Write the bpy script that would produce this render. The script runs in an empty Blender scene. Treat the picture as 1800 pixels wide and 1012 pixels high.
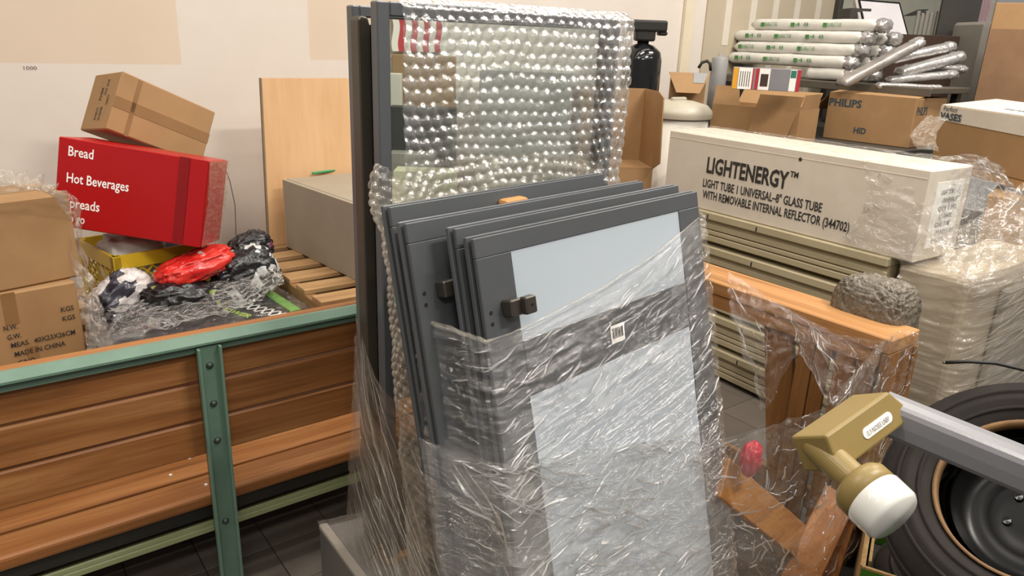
import bpy, bmesh, math, random
import numpy as np
from mathutils import Vector, Matrix, Euler, noise

S = bpy.context.scene
COL = S.collection
random.seed(7)

# ------------------------------------------------------------------ camera
F, CX, CY, H = 1300.0, 900.0, 506.0, 1.6
CAMP = Vector((0, 0, H))
def _hz(d, up):
    d = d - up * d.dot(up)
    return d.normalized()
_up = -Vector((752 - CX, 4400 - CY, F)).normalized()
_x1 = _hz(Vector((2596 - CX, 137 - CY, F)), _up)
_y1 = _hz(Vector((-60 - CX, 30 - CY, F)), _up)
_y0 = _hz(_up.cross(_x1), _up)
if _y0.dot(_y1) < 0: _y0 = -_y0
_yy = _hz(_y0 + _y1, _up)
_xx = _yy.cross(_up)
if _xx.dot(_x1) < 0: _xx = -_xx
MW = Matrix((_xx, _yy, _up))          # camera (right, down, forward) -> world
def ray(u, v): return MW @ Vector((u - CX, v - CY, F))
def at_z(u, v, z): d = ray(u, v); return CAMP + d * ((z - H) / d.z)
def at_y(u, v, y): d = ray(u, v); return CAMP + d * (y / d.y)
def at_x(u, v, x): d = ray(u, v); return CAMP + d * (x / d.x)
def at_d(u, v, k): return CAMP + ray(u, v) * (k / F)
def at_pl(u, v, p, n): d = ray(u, v); return CAMP + d * ((p - CAMP).dot(n) / d.dot(n))

cam = bpy.data.cameras.new('camera')
cam.sensor_width = 36.0
cam.lens = F * 36.0 / 1800.0
cam.clip_start = 0.02
camo = bpy.data.objects.new('camera', cam)
COL.objects.link(camo)
_r, _u, _b = MW @ Vector((1, 0, 0)), MW @ Vector((0, -1, 0)), MW @ Vector((0, 0, -1))
camo.matrix_world = Matrix(((_r.x, _u.x, _b.x, 0), (_r.y, _u.y, _b.y, 0), (_r.z, _u.z, _b.z, H), (0, 0, 0, 1)))
S.camera = camo

# ------------------------------------------------------------------ world, lamps, exposure
W = bpy.data.worlds.new('world'); S.world = W; W.use_nodes = True
W.node_tree.nodes['Background'].inputs[0].default_value = (1.0, 0.95, 0.89, 1)
W.node_tree.nodes['Background'].inputs[1].default_value = 0.27
_nl = [0]
def ceiling_lamp(x, y, z, lx, ly, power, rz=0.0):
    _nl[0] += 1
    nm = 'ceiling_strip_light_%02d_offscreen' % _nl[0]
    l = bpy.data.lights.new(nm, 'AREA')
    l.shape = 'RECTANGLE'; l.size = lx; l.size_y = ly; l.energy = power; l.color = (1.0, 0.93, 0.84)
    o = bpy.data.objects.new(nm, l); COL.objects.link(o)
    o.location = (x, y, z); o.rotation_euler = (0, 0, rz)
    return o
ceiling_lamp(2.3, -0.9, 4.2, 1.3, 0.30, 165)
ceiling_lamp(-0.8, -2.2, 4.2, 1.3, 0.30, 75)
for lx_ in (-2.4, 0.6, 3.6):
    for ly_ in (-3.2, 0.2, 2.6):
        ceiling_lamp(lx_, ly_, 4.4, 2.4, 0.12, 15)
ceiling_lamp(-1.2, 1.2, 4.2, 1.3, 0.30, 62)
ceiling_lamp(4.6, 1.2, 4.2, 1.3, 0.30, 105)
ceiling_lamp(2.0, 1.9, 4.2, 1.3, 0.30, 45)
ceiling_lamp(5.0, -2.0, 4.2, 1.3, 0.30, 45)
S.view_settings.view_transform = 'Standard'
S.view_settings.look = 'None'
S.view_settings.exposure = 0.0
S.view_settings.gamma = 1.0
S.view_settings.use_curve_mapping = False
S.cycles.transparent_max_bounces = 32
S.cycles.sample_clamp_indirect = 6.0

# ------------------------------------------------------------------ materials
def lin(h):
    h = h.lstrip('#')
    return tuple(((c / 12.92) if c <= 0.04045 else ((c + 0.055) / 1.055) ** 2.4) for c in (int(h[i:i + 2], 16) / 255 for i in (0, 2, 4))) + (1.0,)
_mats = {}
class NT:
    def __init__(s, name):
        s.m = bpy.data.materials.new(name); s.m.use_nodes = True
        s.t = s.m.node_tree; s.t.nodes.clear()
        s.out = s.n('ShaderNodeOutputMaterial')
    def n(s, typ, **kw):
        nd = s.t.nodes.new(typ)
        for k, v in kw.items(): setattr(nd, k, v)
        return nd
    def l(s, a, b): s.t.links.new(a, b)
    def coords(s, scale=(1, 1, 1), rot=(0, 0, 0), use='Object', rnd=0.0):
        tc = s.n('ShaderNodeTexCoord'); mp = s.n('ShaderNodeMapping')
        mp.inputs['Scale'].default_value = scale; mp.inputs['Rotation'].default_value = rot
        s.l(tc.outputs[use], mp.inputs['Vector'])
        if rnd:
            oi = s.n('ShaderNodeObjectInfo'); ml = s.n('ShaderNodeMath', operation='MULTIPLY')
            ml.inputs[1].default_value = rnd; s.l(oi.outputs['Random'], ml.inputs[0])
            cb = s.n('ShaderNodeCombineXYZ')
            for i in range(3): s.l(ml.outputs[0], cb.inputs[i])
            s.l(cb.outputs[0], mp.inputs['Location'])
        return mp.outputs['Vector']
    def noise(s, vec, scale, detail=3, rough=0.55, dist=0.0):
        nd = s.n('ShaderNodeTexNoise'); nd.inputs['Scale'].default_value = scale
        nd.inputs['Detail'].default_value = detail; nd.inputs['Roughness'].default_value = rough
        nd.inputs['Distortion'].default_value = dist
        s.l(vec, nd.inputs['Vector']); return nd.outputs['Fac']
    def ramp(s, fac, stops):
        r = s.n('ShaderNodeValToRGB'); e = r.color_ramp.elements
        while len(e) < len(stops): e.new(0.5)
        for i, (p, c) in enumerate(stops):
            e[i].position = p; e[i].color = c if len(c) == 4 else (*c, 1)
        s.l(fac, r.inputs[0]); return r.outputs['Color']
    def bump(s, h, strength, dist=0.01):
        b = s.n('ShaderNodeBump'); b.inputs['Strength'].default_value = strength
        b.inputs['Distance'].default_value = dist; s.l(h, b.inputs['Height']); return b.outputs['Normal']
    def math(s, op, a, b=None):
        m = s.n('ShaderNodeMath', operation=op)
        for i, v in enumerate((a, b)):
            if v is None: continue
            if isinstance(v, (int, float)): m.inputs[i].default_value = v
            else: s.l(v, m.inputs[i])
        return m.outputs[0]
    def bsdf(s, color=None, rough=0.5, metal=0.0, normal=None, spec=0.5, coat=0.0):
        p = s.n('ShaderNodeBsdfPrincipled')
        if color is not None:
            if isinstance(color, tuple): p.inputs['Base Color'].default_value = color
            else: s.l(color, p.inputs['Base Color'])
        if isinstance(rough, (int, float)): p.inputs['Roughness'].default_value = rough
        else: s.l(rough, p.inputs['Roughness'])
        p.inputs['Metallic'].default_value = metal
        p.inputs['Specular IOR Level'].default_value = spec
        p.inputs['Coat Weight'].default_value = coat
        if normal is not None: s.l(normal, p.inputs['Normal'])
        return p.outputs[0]
    def fin(s, sh): s.l(sh, s.out.inputs['Surface']); return s.m

def plain(key, c1, c2=None, rough=0.5, metal=0.0, nscale=6.0, bump=0.0, bscale=60.0, spec=0.5, coat=0.0, rnd=5.0):
    if key in _mats: return _mats[key]
    t = NT(key); v = t.coords(rnd=rnd)
    c2 = c2 or c1
    col = t.ramp(t.noise(v, nscale, 4, 0.6), [(0.3, lin(c1)), (0.7, lin(c2))])
    nm = t.bump(t.noise(v, bscale, 3), bump, 0.004) if bump else None
    _mats[key] = t.fin(t.bsdf(col, rough, metal, nm, spec, coat)); return _mats[key]
def wood(key, c1, c2, c3, axis=0, rough=0.5, sc=1.0, bump=0.15):
    if key in _mats: return _mats[key]
    t = NT(key); s = [14.0 * sc] * 3; s[axis] = 0.9 * sc
    v = t.coords(scale=tuple(s), rnd=40.0)
    a = t.noise(v, 1.0, 6, 0.65, 1.2)
    s2 = [90.0 * sc] * 3; s2[axis] = 3.0 * sc
    b = t.noise(t.coords(scale=tuple(s2), rnd=40.0), 1.0, 3, 0.6)
    mix = t.math('ADD', t.math('MULTIPLY', a, 0.72), t.math('MULTIPLY', b, 0.28))
    col = t.ramp(mix, [(0.32, lin(c1)), (0.5, lin(c2)), (0.68, lin(c3))])
    _mats[key] = t.fin(t.bsdf(col, rough, 0, t.bump(mix, bump, 0.004), 0.4)); return _mats[key]
def film(key, haze=0.10, tint='#e8e4dc', rough=0.10, gloss=1.0, bscale=(5, 5, 30), bstr=0.5, hz_scale=(3, 3, 40), ior=1.5, cap=0.16):
    """thin clear plastic: see-through, with streaky haze and sharp reflections"""
    if key in _mats: return _mats[key]
    t = NT(key)
    st = t.noise(t.coords(scale=hz_scale, use='UV'), 1.0, 5, 0.65, 0.4)
    hz = t.math('MULTIPLY', t.ramp(st, [(0.38, (0.15,) * 3), (0.75, (1.0,) * 3)]), haze * 2)
    bh = t.noise(t.coords(scale=bscale, use='UV'), 1.0, 4, 0.6, 0.8)
    nm = t.bump(bh, bstr, 0.02)
    tr = t.n('ShaderNodeBsdfTransparent')
    df = t.n('ShaderNodeBsdfDiffuse'); df.inputs['Color'].default_value = lin(tint)
    tl = t.n('ShaderNodeBsdfTranslucent'); tl.inputs['Color'].default_value = lin(tint)
    m0 = t.n('ShaderNodeMixShader'); m0.inputs[0].default_value = 0.4
    t.l(df.outputs[0], m0.inputs[1]); t.l(tl.outputs[0], m0.inputs[2])
    m1 = t.n('ShaderNodeMixShader'); t.l(hz, m1.inputs[0]); t.l(tr.outputs[0], m1.inputs[1]); t.l(m0.outputs[0], m1.inputs[2])
    gl = t.n('ShaderNodeBsdfGlossy'); gl.inputs['Roughness'].default_value = rough; t.l(nm, gl.inputs['Normal'])
    gl.inputs['Color'].default_value = (1, 1, 1, 1)
    fr = t.n('ShaderNodeFresnel'); fr.inputs['IOR'].default_value = ior; t.l(nm, fr.inputs['Normal'])
    m2 = t.n('ShaderNodeMixShader'); t.l(t.math('MINIMUM', t.math('MULTIPLY', fr.outputs[0], gloss), cap), m2.inputs[0])
    t.l(m1.outputs[0], m2.inputs[1]); t.l(gl.outputs[0], m2.inputs[2])
    _mats[key] = t.fin(m2.outputs[0]); return _mats[key]

CARD = plain('cardboard', '#98754e', '#a58259', 0.75, nscale=5, bump=0.06, bscale=140)
BROWNBAND = plain('darker_brown_band', '#7c5c40', '#8a694a', 0.6, nscale=5, bump=0.06, bscale=140)
TAPE = plain('brown_tape', '#8f6e4a', '#86653f', 0.3)
KRAFTW = plain('white_carton', '#ccc2b3', '#d6cdbf', 0.6, nscale=7, bump=0.12, bscale=18)
INK = plain('black_ink', '#2b2a28', '#35332f', 0.6)
INKW = plain('white_ink', '#f4efe8', '#ffffff', 0.5)
INKN = plain('dark_blue_ink', '#33424a', '#3a4a50', 0.6)
RED = plain('red_laminate', '#a80a12', '#b20c14', 0.35, nscale=2)
REDD = plain('dark_red_strip', '#820810', '#8a0a12', 0.35, nscale=2)
GREEN = plain('green_enamel', '#5f7a6a', '#6a8675', 0.4, nscale=9, bump=0.05, bscale=40)
STEELD = plain('dark_steel', '#33332f', '#3d3b36', 0.45, metal=0.4)
BOLT = plain('bolt_metal', '#5c6660', '#4c564f', 0.4, metal=0.6)
BENCHW = wood('bench_wood', '#6e4522', '#935f34', '#ad7c4c', 0, 0.43)
PALLW = wood('pallet_wood', '#8a6846', '#ab875c', '#c4a073', 0, 0.8)
PALLY = wood('pallet_wood_cross', '#6f4f30', '#8c6740', '#a07c52', 1, 0.8)
MAPLE = wood('maple_laminate', '#c9a073', '#d2ab80', '#d8b38b', 2, 0.4, 0.6, 0.02)
ORANGEW = wood('orange_wood', '#8c6038', '#ac7c4c', '#bc9060', 1, 0.45)
MIDW = wood('mid_brown_wood', '#664422', '#82582e', '#986c40', 2, 0.5)
GREYLAM = plain('grey_laminate', '#958c7c', '#a19888', 0.5, nscale=3)
GUN = plain('gunmetal_frame', '#54575a', '#5c5f62', 0.38, metal=0.3, nscale=2)
GUNL = plain('gunmetal_bright_edge', '#83888d', '#8c9196', 0.35, metal=0.4, nscale=2)
GUNB = plain('blue_grey_edge', '#5c5f63', '#65686c', 0.35, metal=0.3, nscale=2)
BLACK = plain('black_rubber', '#131211', '#1b1918', 0.55)
BLKGL = plain('black_gloss', '#0e0e10', '#151517', 0.15, coat=0.3)
BROWNBAR = plain('brown_extrusion', '#4a443c', '#524b42', 0.4, metal=0.3)
PANEL = plain('frosted_pane', '#aab4bd', '#b1bbc3', 0.22, nscale=1.5)
HANDLE = plain('bronze_handle', '#4f4a44', '#5c5650', 0.32, metal=0.7)
STICK = plain('white_sticker', '#e6e4de', '#efede8', 0.5)
BEIGEM = plain('beige_enamel', '#aa9f81', '#b5aa8d', 0.4, nscale=4)
WHITEP = plain('white_plastic', '#cfcac0', '#d8d3c8', 0.45)
GREYP = plain('grey_plastic', '#8d8d8c', '#979796', 0.45)
OLIVE = plain('tan_plastic', '#857141', '#8d7948', 0.42, bump=0.05, bscale=300)
ARMG = plain('grey_painted_arm', '#76767a', '#7e7e82', 0.4, bump=0.05, bscale=200)
CAPWH = plain('white_gloss_cap', '#dcdcd6', '#e4e4de', 0.15, coat=0.5)
TYRE = plain('tyre_rubber', '#1d1a18', '#292422', 0.75, nscale=9, bump=0.2, bscale=50, spec=.2)
RUST = plain('tyre_bead_tan', '#5d4326', '#7c5c36', 0.7, nscale=14)
LIME = plain('green_print', '#2f5c10', '#3f7a16', 0.45)
YELC = plain('yellow_crate_plastic', '#b8981c', '#c8a824', 0.42)
DKGREY = plain('dark_grey_board', '#34312e', '#3c3936', 0.5)
DKBROWN = plain('dark_brown_board', '#38281f', '#402e24', 0.45)
GREYPAN = plain('grey_panel', '#7f7b74', '#89857e', 0.45)
FILM = film('stretch_film', 0.065, '#d8d4cc', 0.07, 1.6, (14, 90, 1), 0.7, (2.0, 46, 1))
FILM_L = film('stretch_film_side', 0.085, '#cbbfae', 0.10, 1.3, (8, 80, 1), 0.6, (2.0, 50, 1))
FILM_C = film('crumpled_clear_film', 0.07, '#dcdad4', 0.06, 1.8, (22, 22, 1), 0.8, (8, 8, 1))
FILM_M = film('milky_film', 0.22, '#d0c8ba', 0.12, 0.8, (6, 30, 1), 0.4, (3, 36, 1))
BUBBLE = film('bubble_wrap', 0.27, '#e2e3e0', 0.12, 2.0, (40, 40, 1), 0.25, (7, 7, 1), cap=0.38)
BUBBLE2 = film('bubble_wrap_yellowed', 0.24, '#ece6d4', 0.12, 1.6, (40, 40, 1), 0.25, (7, 7, 1), cap=0.3)
FOLD = film('film_fold', 0.22, '#ffffff', 0.14, 3.0, (3, 60, 1), 0.3, (2, 40, 1), cap=0.7)
FOLD_S = film('film_streak', 0.22, '#cfc4b4', 0.2, 1.0, (3, 60, 1), 0.2, (2, 40, 1), cap=0.25)
def _glass():
    t = NT('clear_glass'); tr = t.n('ShaderNodeBsdfTransparent'); tr.inputs[0].default_value = (0.93, 0.96, 0.95, 1)
    gl = t.n('ShaderNodeBsdfGlossy'); gl.inputs['Roughness'].default_value = 0.02
    fr = t.n('ShaderNodeFresnel'); m = t.n('ShaderNodeMixShader'); t.l(fr.outputs[0], m.inputs[0])
    t.l(tr.outputs[0], m.inputs[1]); t.l(gl.outputs[0], m.inputs[2]); return t.fin(m.outputs[0])
GLASS = _glass()

# ------------------------------------------------------------------ mesh helpers
_pm = {}                                       # parent -> world matrix
class MB:
    def __init__(s): s.v, s.f, s.uv = [], [], None
    def hexa(s, p):                            # p: 8 points, bottom ring then top ring
        o = len(s.v); s.v += [Vector(q) for q in p]
        s.f += [tuple(o + i for i in q) for q in ((3, 2, 1, 0), (4, 5, 6, 7), (0, 1, 5, 4), (1, 2, 6, 5), (2, 3, 7, 6), (3, 0, 4, 7))]
        return s
    def bx(s, x0, x1, y0, y1, z0, z1, M=None):
        p = [Vector(q) for q in ((x0, y0, z0), (x1, y0, z0), (x1, y1, z0), (x0, y1, z0), (x0, y0, z1), (x1, y0, z1), (x1, y1, z1), (x0, y1, z1))]
        return s.hexa([M @ q for q in p] if M else p)
    def poly(s, pts, d):                       # prism: outline extruded by vector d
        o = len(s.v); n = len(pts); d = Vector(d)
        s.v += [Vector(p) for p in pts] + [Vector(p) + d for p in pts]
        s.f += [tuple(range(o + n - 1, o - 1, -1)), tuple(range(o + n, o + 2 * n))]
        s.f += [(o + i, o + (i + 1) % n, o + n + (i + 1) % n, o + n + i) for i in range(n)]
        return s
    def tube(s, pts, r, n=10):
        pts = [Vector(p) for p in pts]; o = len(s.v)
        rr = r if isinstance(r, (list, tuple)) else [r] * len(pts)
        for i, p in enumerate(pts):
            t = (pts[min(i + 1, len(pts) - 1)] - pts[max(i - 1, 0)]).normalized()
            a = t.cross(Vector((0, 0, 1)) if abs(t.z) < 0.9 else Vector((1, 0, 0))).normalized(); b = t.cross(a)
            s.v += [p + (a * math.cos(2 * math.pi * k / n) + b * math.sin(2 * math.pi * k / n)) * rr[i] for k in range(n)]
        for i in range(len(pts) - 1):
            for k in range(n):
                s.f.append((o + i * n + k, o + i * n + (k + 1) % n, o + (i + 1) * n + (k + 1) % n, o + (i + 1) * n + k))
        s.f.append(tuple(o + k for k in range(n - 1, -1, -1))); e = o + (len(pts) - 1) * n
        s.f.append(tuple(e + k for k in range(n))); return s
    def lathe(s, prof, n=32, M=None, close=False):   # prof: (radius, z)
        o = len(s.v); m = len(prof)
        for r, z in prof:
            for k in range(n):
                a = 2 * math.pi * k / n; q = Vector((r * math.cos(a), r * math.sin(a), z)); s.v.append(M @ q if M else q)
        for i in range(m if close else m - 1):
            j = (i + 1) % m
            for k in range(n): s.f.append((o + i * n + k, o + i * n + (k + 1) % n, o + j * n + (k + 1) % n, o + j * n + k))
        return s
def bez(mb, off, seg=1):
    bm = bmesh.new()
    vs = [bm.verts.new(v) for v in mb.v]
    for f in mb.f:
        try: bm.faces.new([vs[i] for i in f])
        except ValueError: pass
    bmesh.ops.bevel(bm, geom=list(bm.edges), offset=off, segments=seg, affect='EDGES', profile=0.5)
    r = MB(); bm.verts.index_update(); r.v = [v.co.copy() for v in bm.verts]; r.f = [tuple(v.index for v in f.verts) for f in bm.faces]
    bm.free(); return r
def mesh_of(name, mb, mat, smooth=False):
    me = bpy.data.meshes.new(name); me.from_pydata([tuple(v) for v in mb.v], [], mb.f)
    if mb.uv is not None:
        ul = me.uv_layers.new(name='UVMap'); li = np.zeros(len(me.loops), dtype=np.int32); me.loops.foreach_get('vertex_index', li)
        ul.data.foreach_set('uv', np.asarray(mb.uv, dtype=np.float32)[li].ravel())
    for m in (mat if isinstance(mat, (list, tuple)) else [mat]): me.materials.append(m)
    if smooth: me.polygons.foreach_set('use_smooth', [True] * len(me.polygons))
    me.update(); return me
def link(name, me, parent=None):
    o = bpy.data.objects.new(name, me); COL.objects.link(o)
    if parent is not None: o.parent = parent
    return o
def wm(o):
    m = Matrix.LocRotScale(o.location, o.rotation_euler, o.scale)
    return (wm(o.parent) @ m) if o.parent else m
def obj(name, mb, mat, parent=None, world=False, smooth=False, bevel=0, seg=1, label=None):
    """one mesh object; world=True means the points are world coordinates"""
    if bevel: mb = bez(mb, bevel, seg)
    if parent is not None and world:
        inv = wm(parent).inverted(); mb.v = [inv @ v for v in mb.v]
    elif parent is None:                        # top-level mesh: origin at its base
        lo = Vector((sum(v.x for v in mb.v) / len(mb.v), sum(v.y for v in mb.v) / len(mb.v), min(v.z for v in mb.v)))
        mb.v = [v - lo for v in mb.v]
    o = link(name, mesh_of(name, mb, mat, smooth), parent)
    if parent is None: o.location = lo
    if label: o['label'] = label
    return o
def tag(o, label, cat, group=None, kind=None):
    o['label'] = label; o['category'] = cat
    if group: o['group'] = group
    if kind: o['kind'] = kind
    return o
def thing(name, label, cat, loc=(0, 0, 0), rot=(0, 0, 0), group=None):
    o = bpy.data.objects.new(name, None); COL.objects.link(o); o.empty_display_size = 0.05
    o.location = loc; o.rotation_euler = rot
    return tag(o, label, cat, group)
def struct(name, mb, mat, parent=None, smooth=False, bevel=0, world=True):
    o = obj(name, mb, mat, parent, world=parent is not None and world, smooth=smooth, bevel=bevel)
    if parent is None: o['kind'] = 'structure'
    return o
def copy_tree(o, parent=None):
    c = o.copy(); COL.objects.link(c); c.parent = parent
    for ch in list(o.children): copy_tree(ch, c)
    return c
_txt = {}
def text_mb(s, size, bold=0.0, sx=1.0, shear=0.0, space=1.0):
    k = (s, bold, shear, space)
    if k not in _txt:
        cu = bpy.data.curves.new('t', 'FONT'); cu.body = s; cu.size = 1.0; cu.offset = bold; cu.shear = shear; cu.space_character = space
        cu.resolution_u = 2
        o = bpy.data.objects.new('t', cu); COL.objects.link(o)
        me = bpy.data.meshes.new_from_object(o.evaluated_get(bpy.context.evaluated_depsgraph_get()))
        _txt[k] = ([v.co.copy() for v in me.vertices], [tuple(p.vertices) for p in me.polygons])
        bpy.data.objects.remove(o); bpy.data.curves.remove(cu); bpy.data.meshes.remove(me)
    v, f = _txt[k]; m = MB(); m.v = [Vector((p.x * size * sx, p.y * size, 0)) for p in v]; m.f = list(f); return m
def lettering(s, size, p, right, up, mat, parent, sx=1.0, bold=0.0, world=False, name='lettering', fit=None, eps=0.0012):
    """flat print: p is the baseline start on the surface"""
    right, up = Vector(right).normalized(), Vector(up).normalized(); n = right.cross(up)
    m = text_mb(s, size, bold, sx)
    if fit:
        w = max(v.x for v in m.v) or 1; k = fit / w
        for v in m.v: v.x *= k
    m.v = [Vector(p) + right * v.x + up * v.y + n * eps for v in m.v]
    return obj(name, m, mat, parent, world=world)
def fbm(p, o=3):
    return noise.fractal(p, 1.0, 2.0, o)
def sheet(net, nu, nv, amp=0.0, freq=(6, 30), seed=0, ridge=True, wav=None):
    """smooth surface through a control net (rows x cols of points), wrinkled along its normal"""
    net = [[Vector(p) for p in r] for r in net]; R, Cn = len(net), len(net[0])
    def cr(a, b, c, d, t):
        return 0.5 * ((2 * b) + (c - a) * t + (2 * a - 5 * b + 4 * c - d) * t * t + (3 * b - a - 3 * c + d) * t ** 3)
    def ev(row, t):
        t = min(max(t, 0), len(row) - 1 - 1e-6); i = int(t); g = lambda k: row[min(max(k, 0), len(row) - 1)]
        return cr(g(i - 1), g(i), g(i + 1), g(i + 2), t - i)
    m = MB(); m.uv = []
    P = [[None] * (nu + 1) for _ in range(nv + 1)]
    for a in range(nu + 1):
        colpts = [ev(r, a / nu * (Cn - 1)) for r in net]
        for b in range(nv + 1): P[b][a] = ev(colpts, b / nv * (R - 1))
    for b in range(nv + 1):
        for a in range(nu + 1):
            p = P[b][a]
            if amp:
                du = P[b][min(a + 1, nu)] - P[b][max(a - 1, 0)]; dv = P[min(b + 1, nv)][a] - P[max(b - 1, 0)][a]
                n = du.cross(dv)
                n = n.normalized() if n.length > 1e-12 else Vector((0, 0, 1))
                q = Vector((a / nu * freq[0], b / nv * freq[1], seed * 7.3))
                h = fbm(q, 4)
                if ridge: h = 1.0 - 2.2 * abs(h)
                p = p + n * h * amp
            m.v.append(p); m.uv.append((a / nu, b / nv))
    w = nu + 1
    m.f = [(b * w + a, b * w + a + 1, (b + 1) * w + a + 1, (b + 1) * w + a) for b in range(nv) for a in range(nu)]
    return m
def folds(m, nu, nv, n, seed, slope=(0.0, 0.3), length=(.02, .12), r=(.0006, .0018), vr=(0, 1), ur=(0, 1), wob=.004):
    """short rolled creases lying on a film sheet"""
    rg = random.Random(seed); out = MB(); out.uv = []; w = nu + 1
    def at(a, b):
        a = min(max(a, 0), nu - 1e-3); b = min(max(b, 0), nv - 1e-3); i, j = int(a), int(b); fa, fb = a - i, b - j
        p00, p10, p01, p11 = m.v[j * w + i], m.v[j * w + i + 1], m.v[(j + 1) * w + i], m.v[(j + 1) * w + i + 1]
        return (p00 * (1 - fa) + p10 * fa) * (1 - fb) + (p01 * (1 - fa) + p11 * fa) * fb
    k = 0
    clusters = [(rg.uniform(*ur), rg.uniform(*vr), rg.uniform(.02, .10)) for _ in range(max(3, n // 9))]
    while k < n:
        k += 1
        if rg.random() < .7:
            c = rg.choice(clusters); u, v = rg.gauss(c[0], c[2]), rg.gauss(c[1], c[2])
        else: u, v = rg.uniform(*ur), rg.uniform(*vr)
        if not (ur[0] <= u <= ur[1] and vr[0] <= v <= vr[1]): continue
        sl = rg.gauss(*slope); L = rg.uniform(*length) * rg.random() ** .5; rad = r[0] + (r[1] - r[0]) * rg.random() ** 2.2; ns = 7
        a0, b0 = u * nu, v * nv; e = at(a0 + 1, b0) - at(a0, b0); g_ = max(e.length, 1e-5)
        e2 = at(a0, b0 + 1) - at(a0, b0); g2 = max(e2.length, 1e-5)
        cs_, sn_ = math.cos(sl), math.sin(sl); pts = []
        for q in range(ns):
            t_ = L * q / (ns - 1); pts.append(at(a0 + cs_ * t_ / g_, b0 + (sn_ * t_ + wob * noise.noise(Vector((t_ * 40, k, seed)))) / g2))
        if (pts[-1] - pts[0]).length < .004: continue
        o = len(out.v); out.tube(pts, [rad * (.25 + .75 * math.sin(math.pi * (q + .4) / ns)) for q in range(ns)], 5)
        out.uv += [(rg.random(), rg.random())] * (len(out.v) - o)
    return out
def creased(name, m, nu, nv, mat, parent, n, seed, fold_mat=None, **kw):
    f = folds(m, nu, nv, n, seed, **kw)
    o = obj(name, m, mat, parent, world=True, smooth=True)
    c = obj('crease', f, fold_mat or FOLD, parent, world=True, smooth=True); c['kind'] = 'stuff'
    return o
def bubble_sheet(fn, wu, wv, d=0.028, h=0.009, step=0.0035):
    """fn(u, v) in metres -> (point, normal); hexagonal domes pushed out of the sheet"""
    m = MB(); m.uv = []; nu, nv = int(wu / step), int(wv / step); ry = d * 0.88
    for b in range(nv + 1):
        for a in range(nu + 1):
            u, v = a * step, b * step; best = 9; u += .011 * noise.noise(Vector((u * 9, v * 9, 4.0))); v += .011 * noise.noise(Vector((u * 9, v * 9, 8.0)))
            r0 = int(v / ry)
            for rr in (r0 - 1, r0, r0 + 1):
                off = (rr % 2) * d / 2; c0 = round((u - off) / d)
                for cc in (c0 - 1, c0, c0 + 1):
                    q = (u - off - cc * d) ** 2 + (v - rr * ry) ** 2
                    if q < best: best = q
            k = max(0, 1 - best / (d * 0.47) ** 2)
            p, n = fn(a * step, b * step); m.v.append(p + n * h * (k ** 0.5 if k else 0)); m.uv.append((a * step, b * step))
    w = nu + 1
    m.f = [(b * w + a, b * w + a + 1, (b + 1) * w + a + 1, (b + 1) * w + a) for b in range(nv) for a in range(nu)]
    return m
def blob(c, r, M=None, n=28, amp=0.15, freq=6.0, seed=0.0, power=1.0, flat=None):
    """crumpled closed lump"""
    m = MB(); m.uv = []; c = Vector(c); ns = n * 2
    for i in range(n + 1):
        th = math.pi * i / n
        for k in range(ns):
            ph = 2 * math.pi * k / ns
            d = Vector((math.sin(th) * math.cos(ph), math.sin(th) * math.sin(ph), math.cos(th)))
            e = Vector([math.copysign(abs(x) ** power, x) for x in d])
            s = 1 + amp * (1 - 2.0 * abs(fbm(d * freq * 0.5 + Vector((seed, seed * 2.1, 0)), 4)))
            q = Vector((e.x * r[0] * s, e.y * r[1] * s, e.z * r[2] * s))
            if flat is not None and q.z < -r[2] * flat: q.z = -r[2] * flat
            q = (M @ q) if M else q
            m.v.append(c + q); m.uv.append((k / ns, i / n))
    for i in range(n):
        for k in range(ns):
            m.f.append((i * ns + k, (i + 1) * ns + k, (i + 1) * ns + (k + 1) % ns, i * ns + (k + 1) % ns))
    return m
R3 = lambda x, y, z: (math.radians(x), math.radians(y), math.radians(z))

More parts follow.
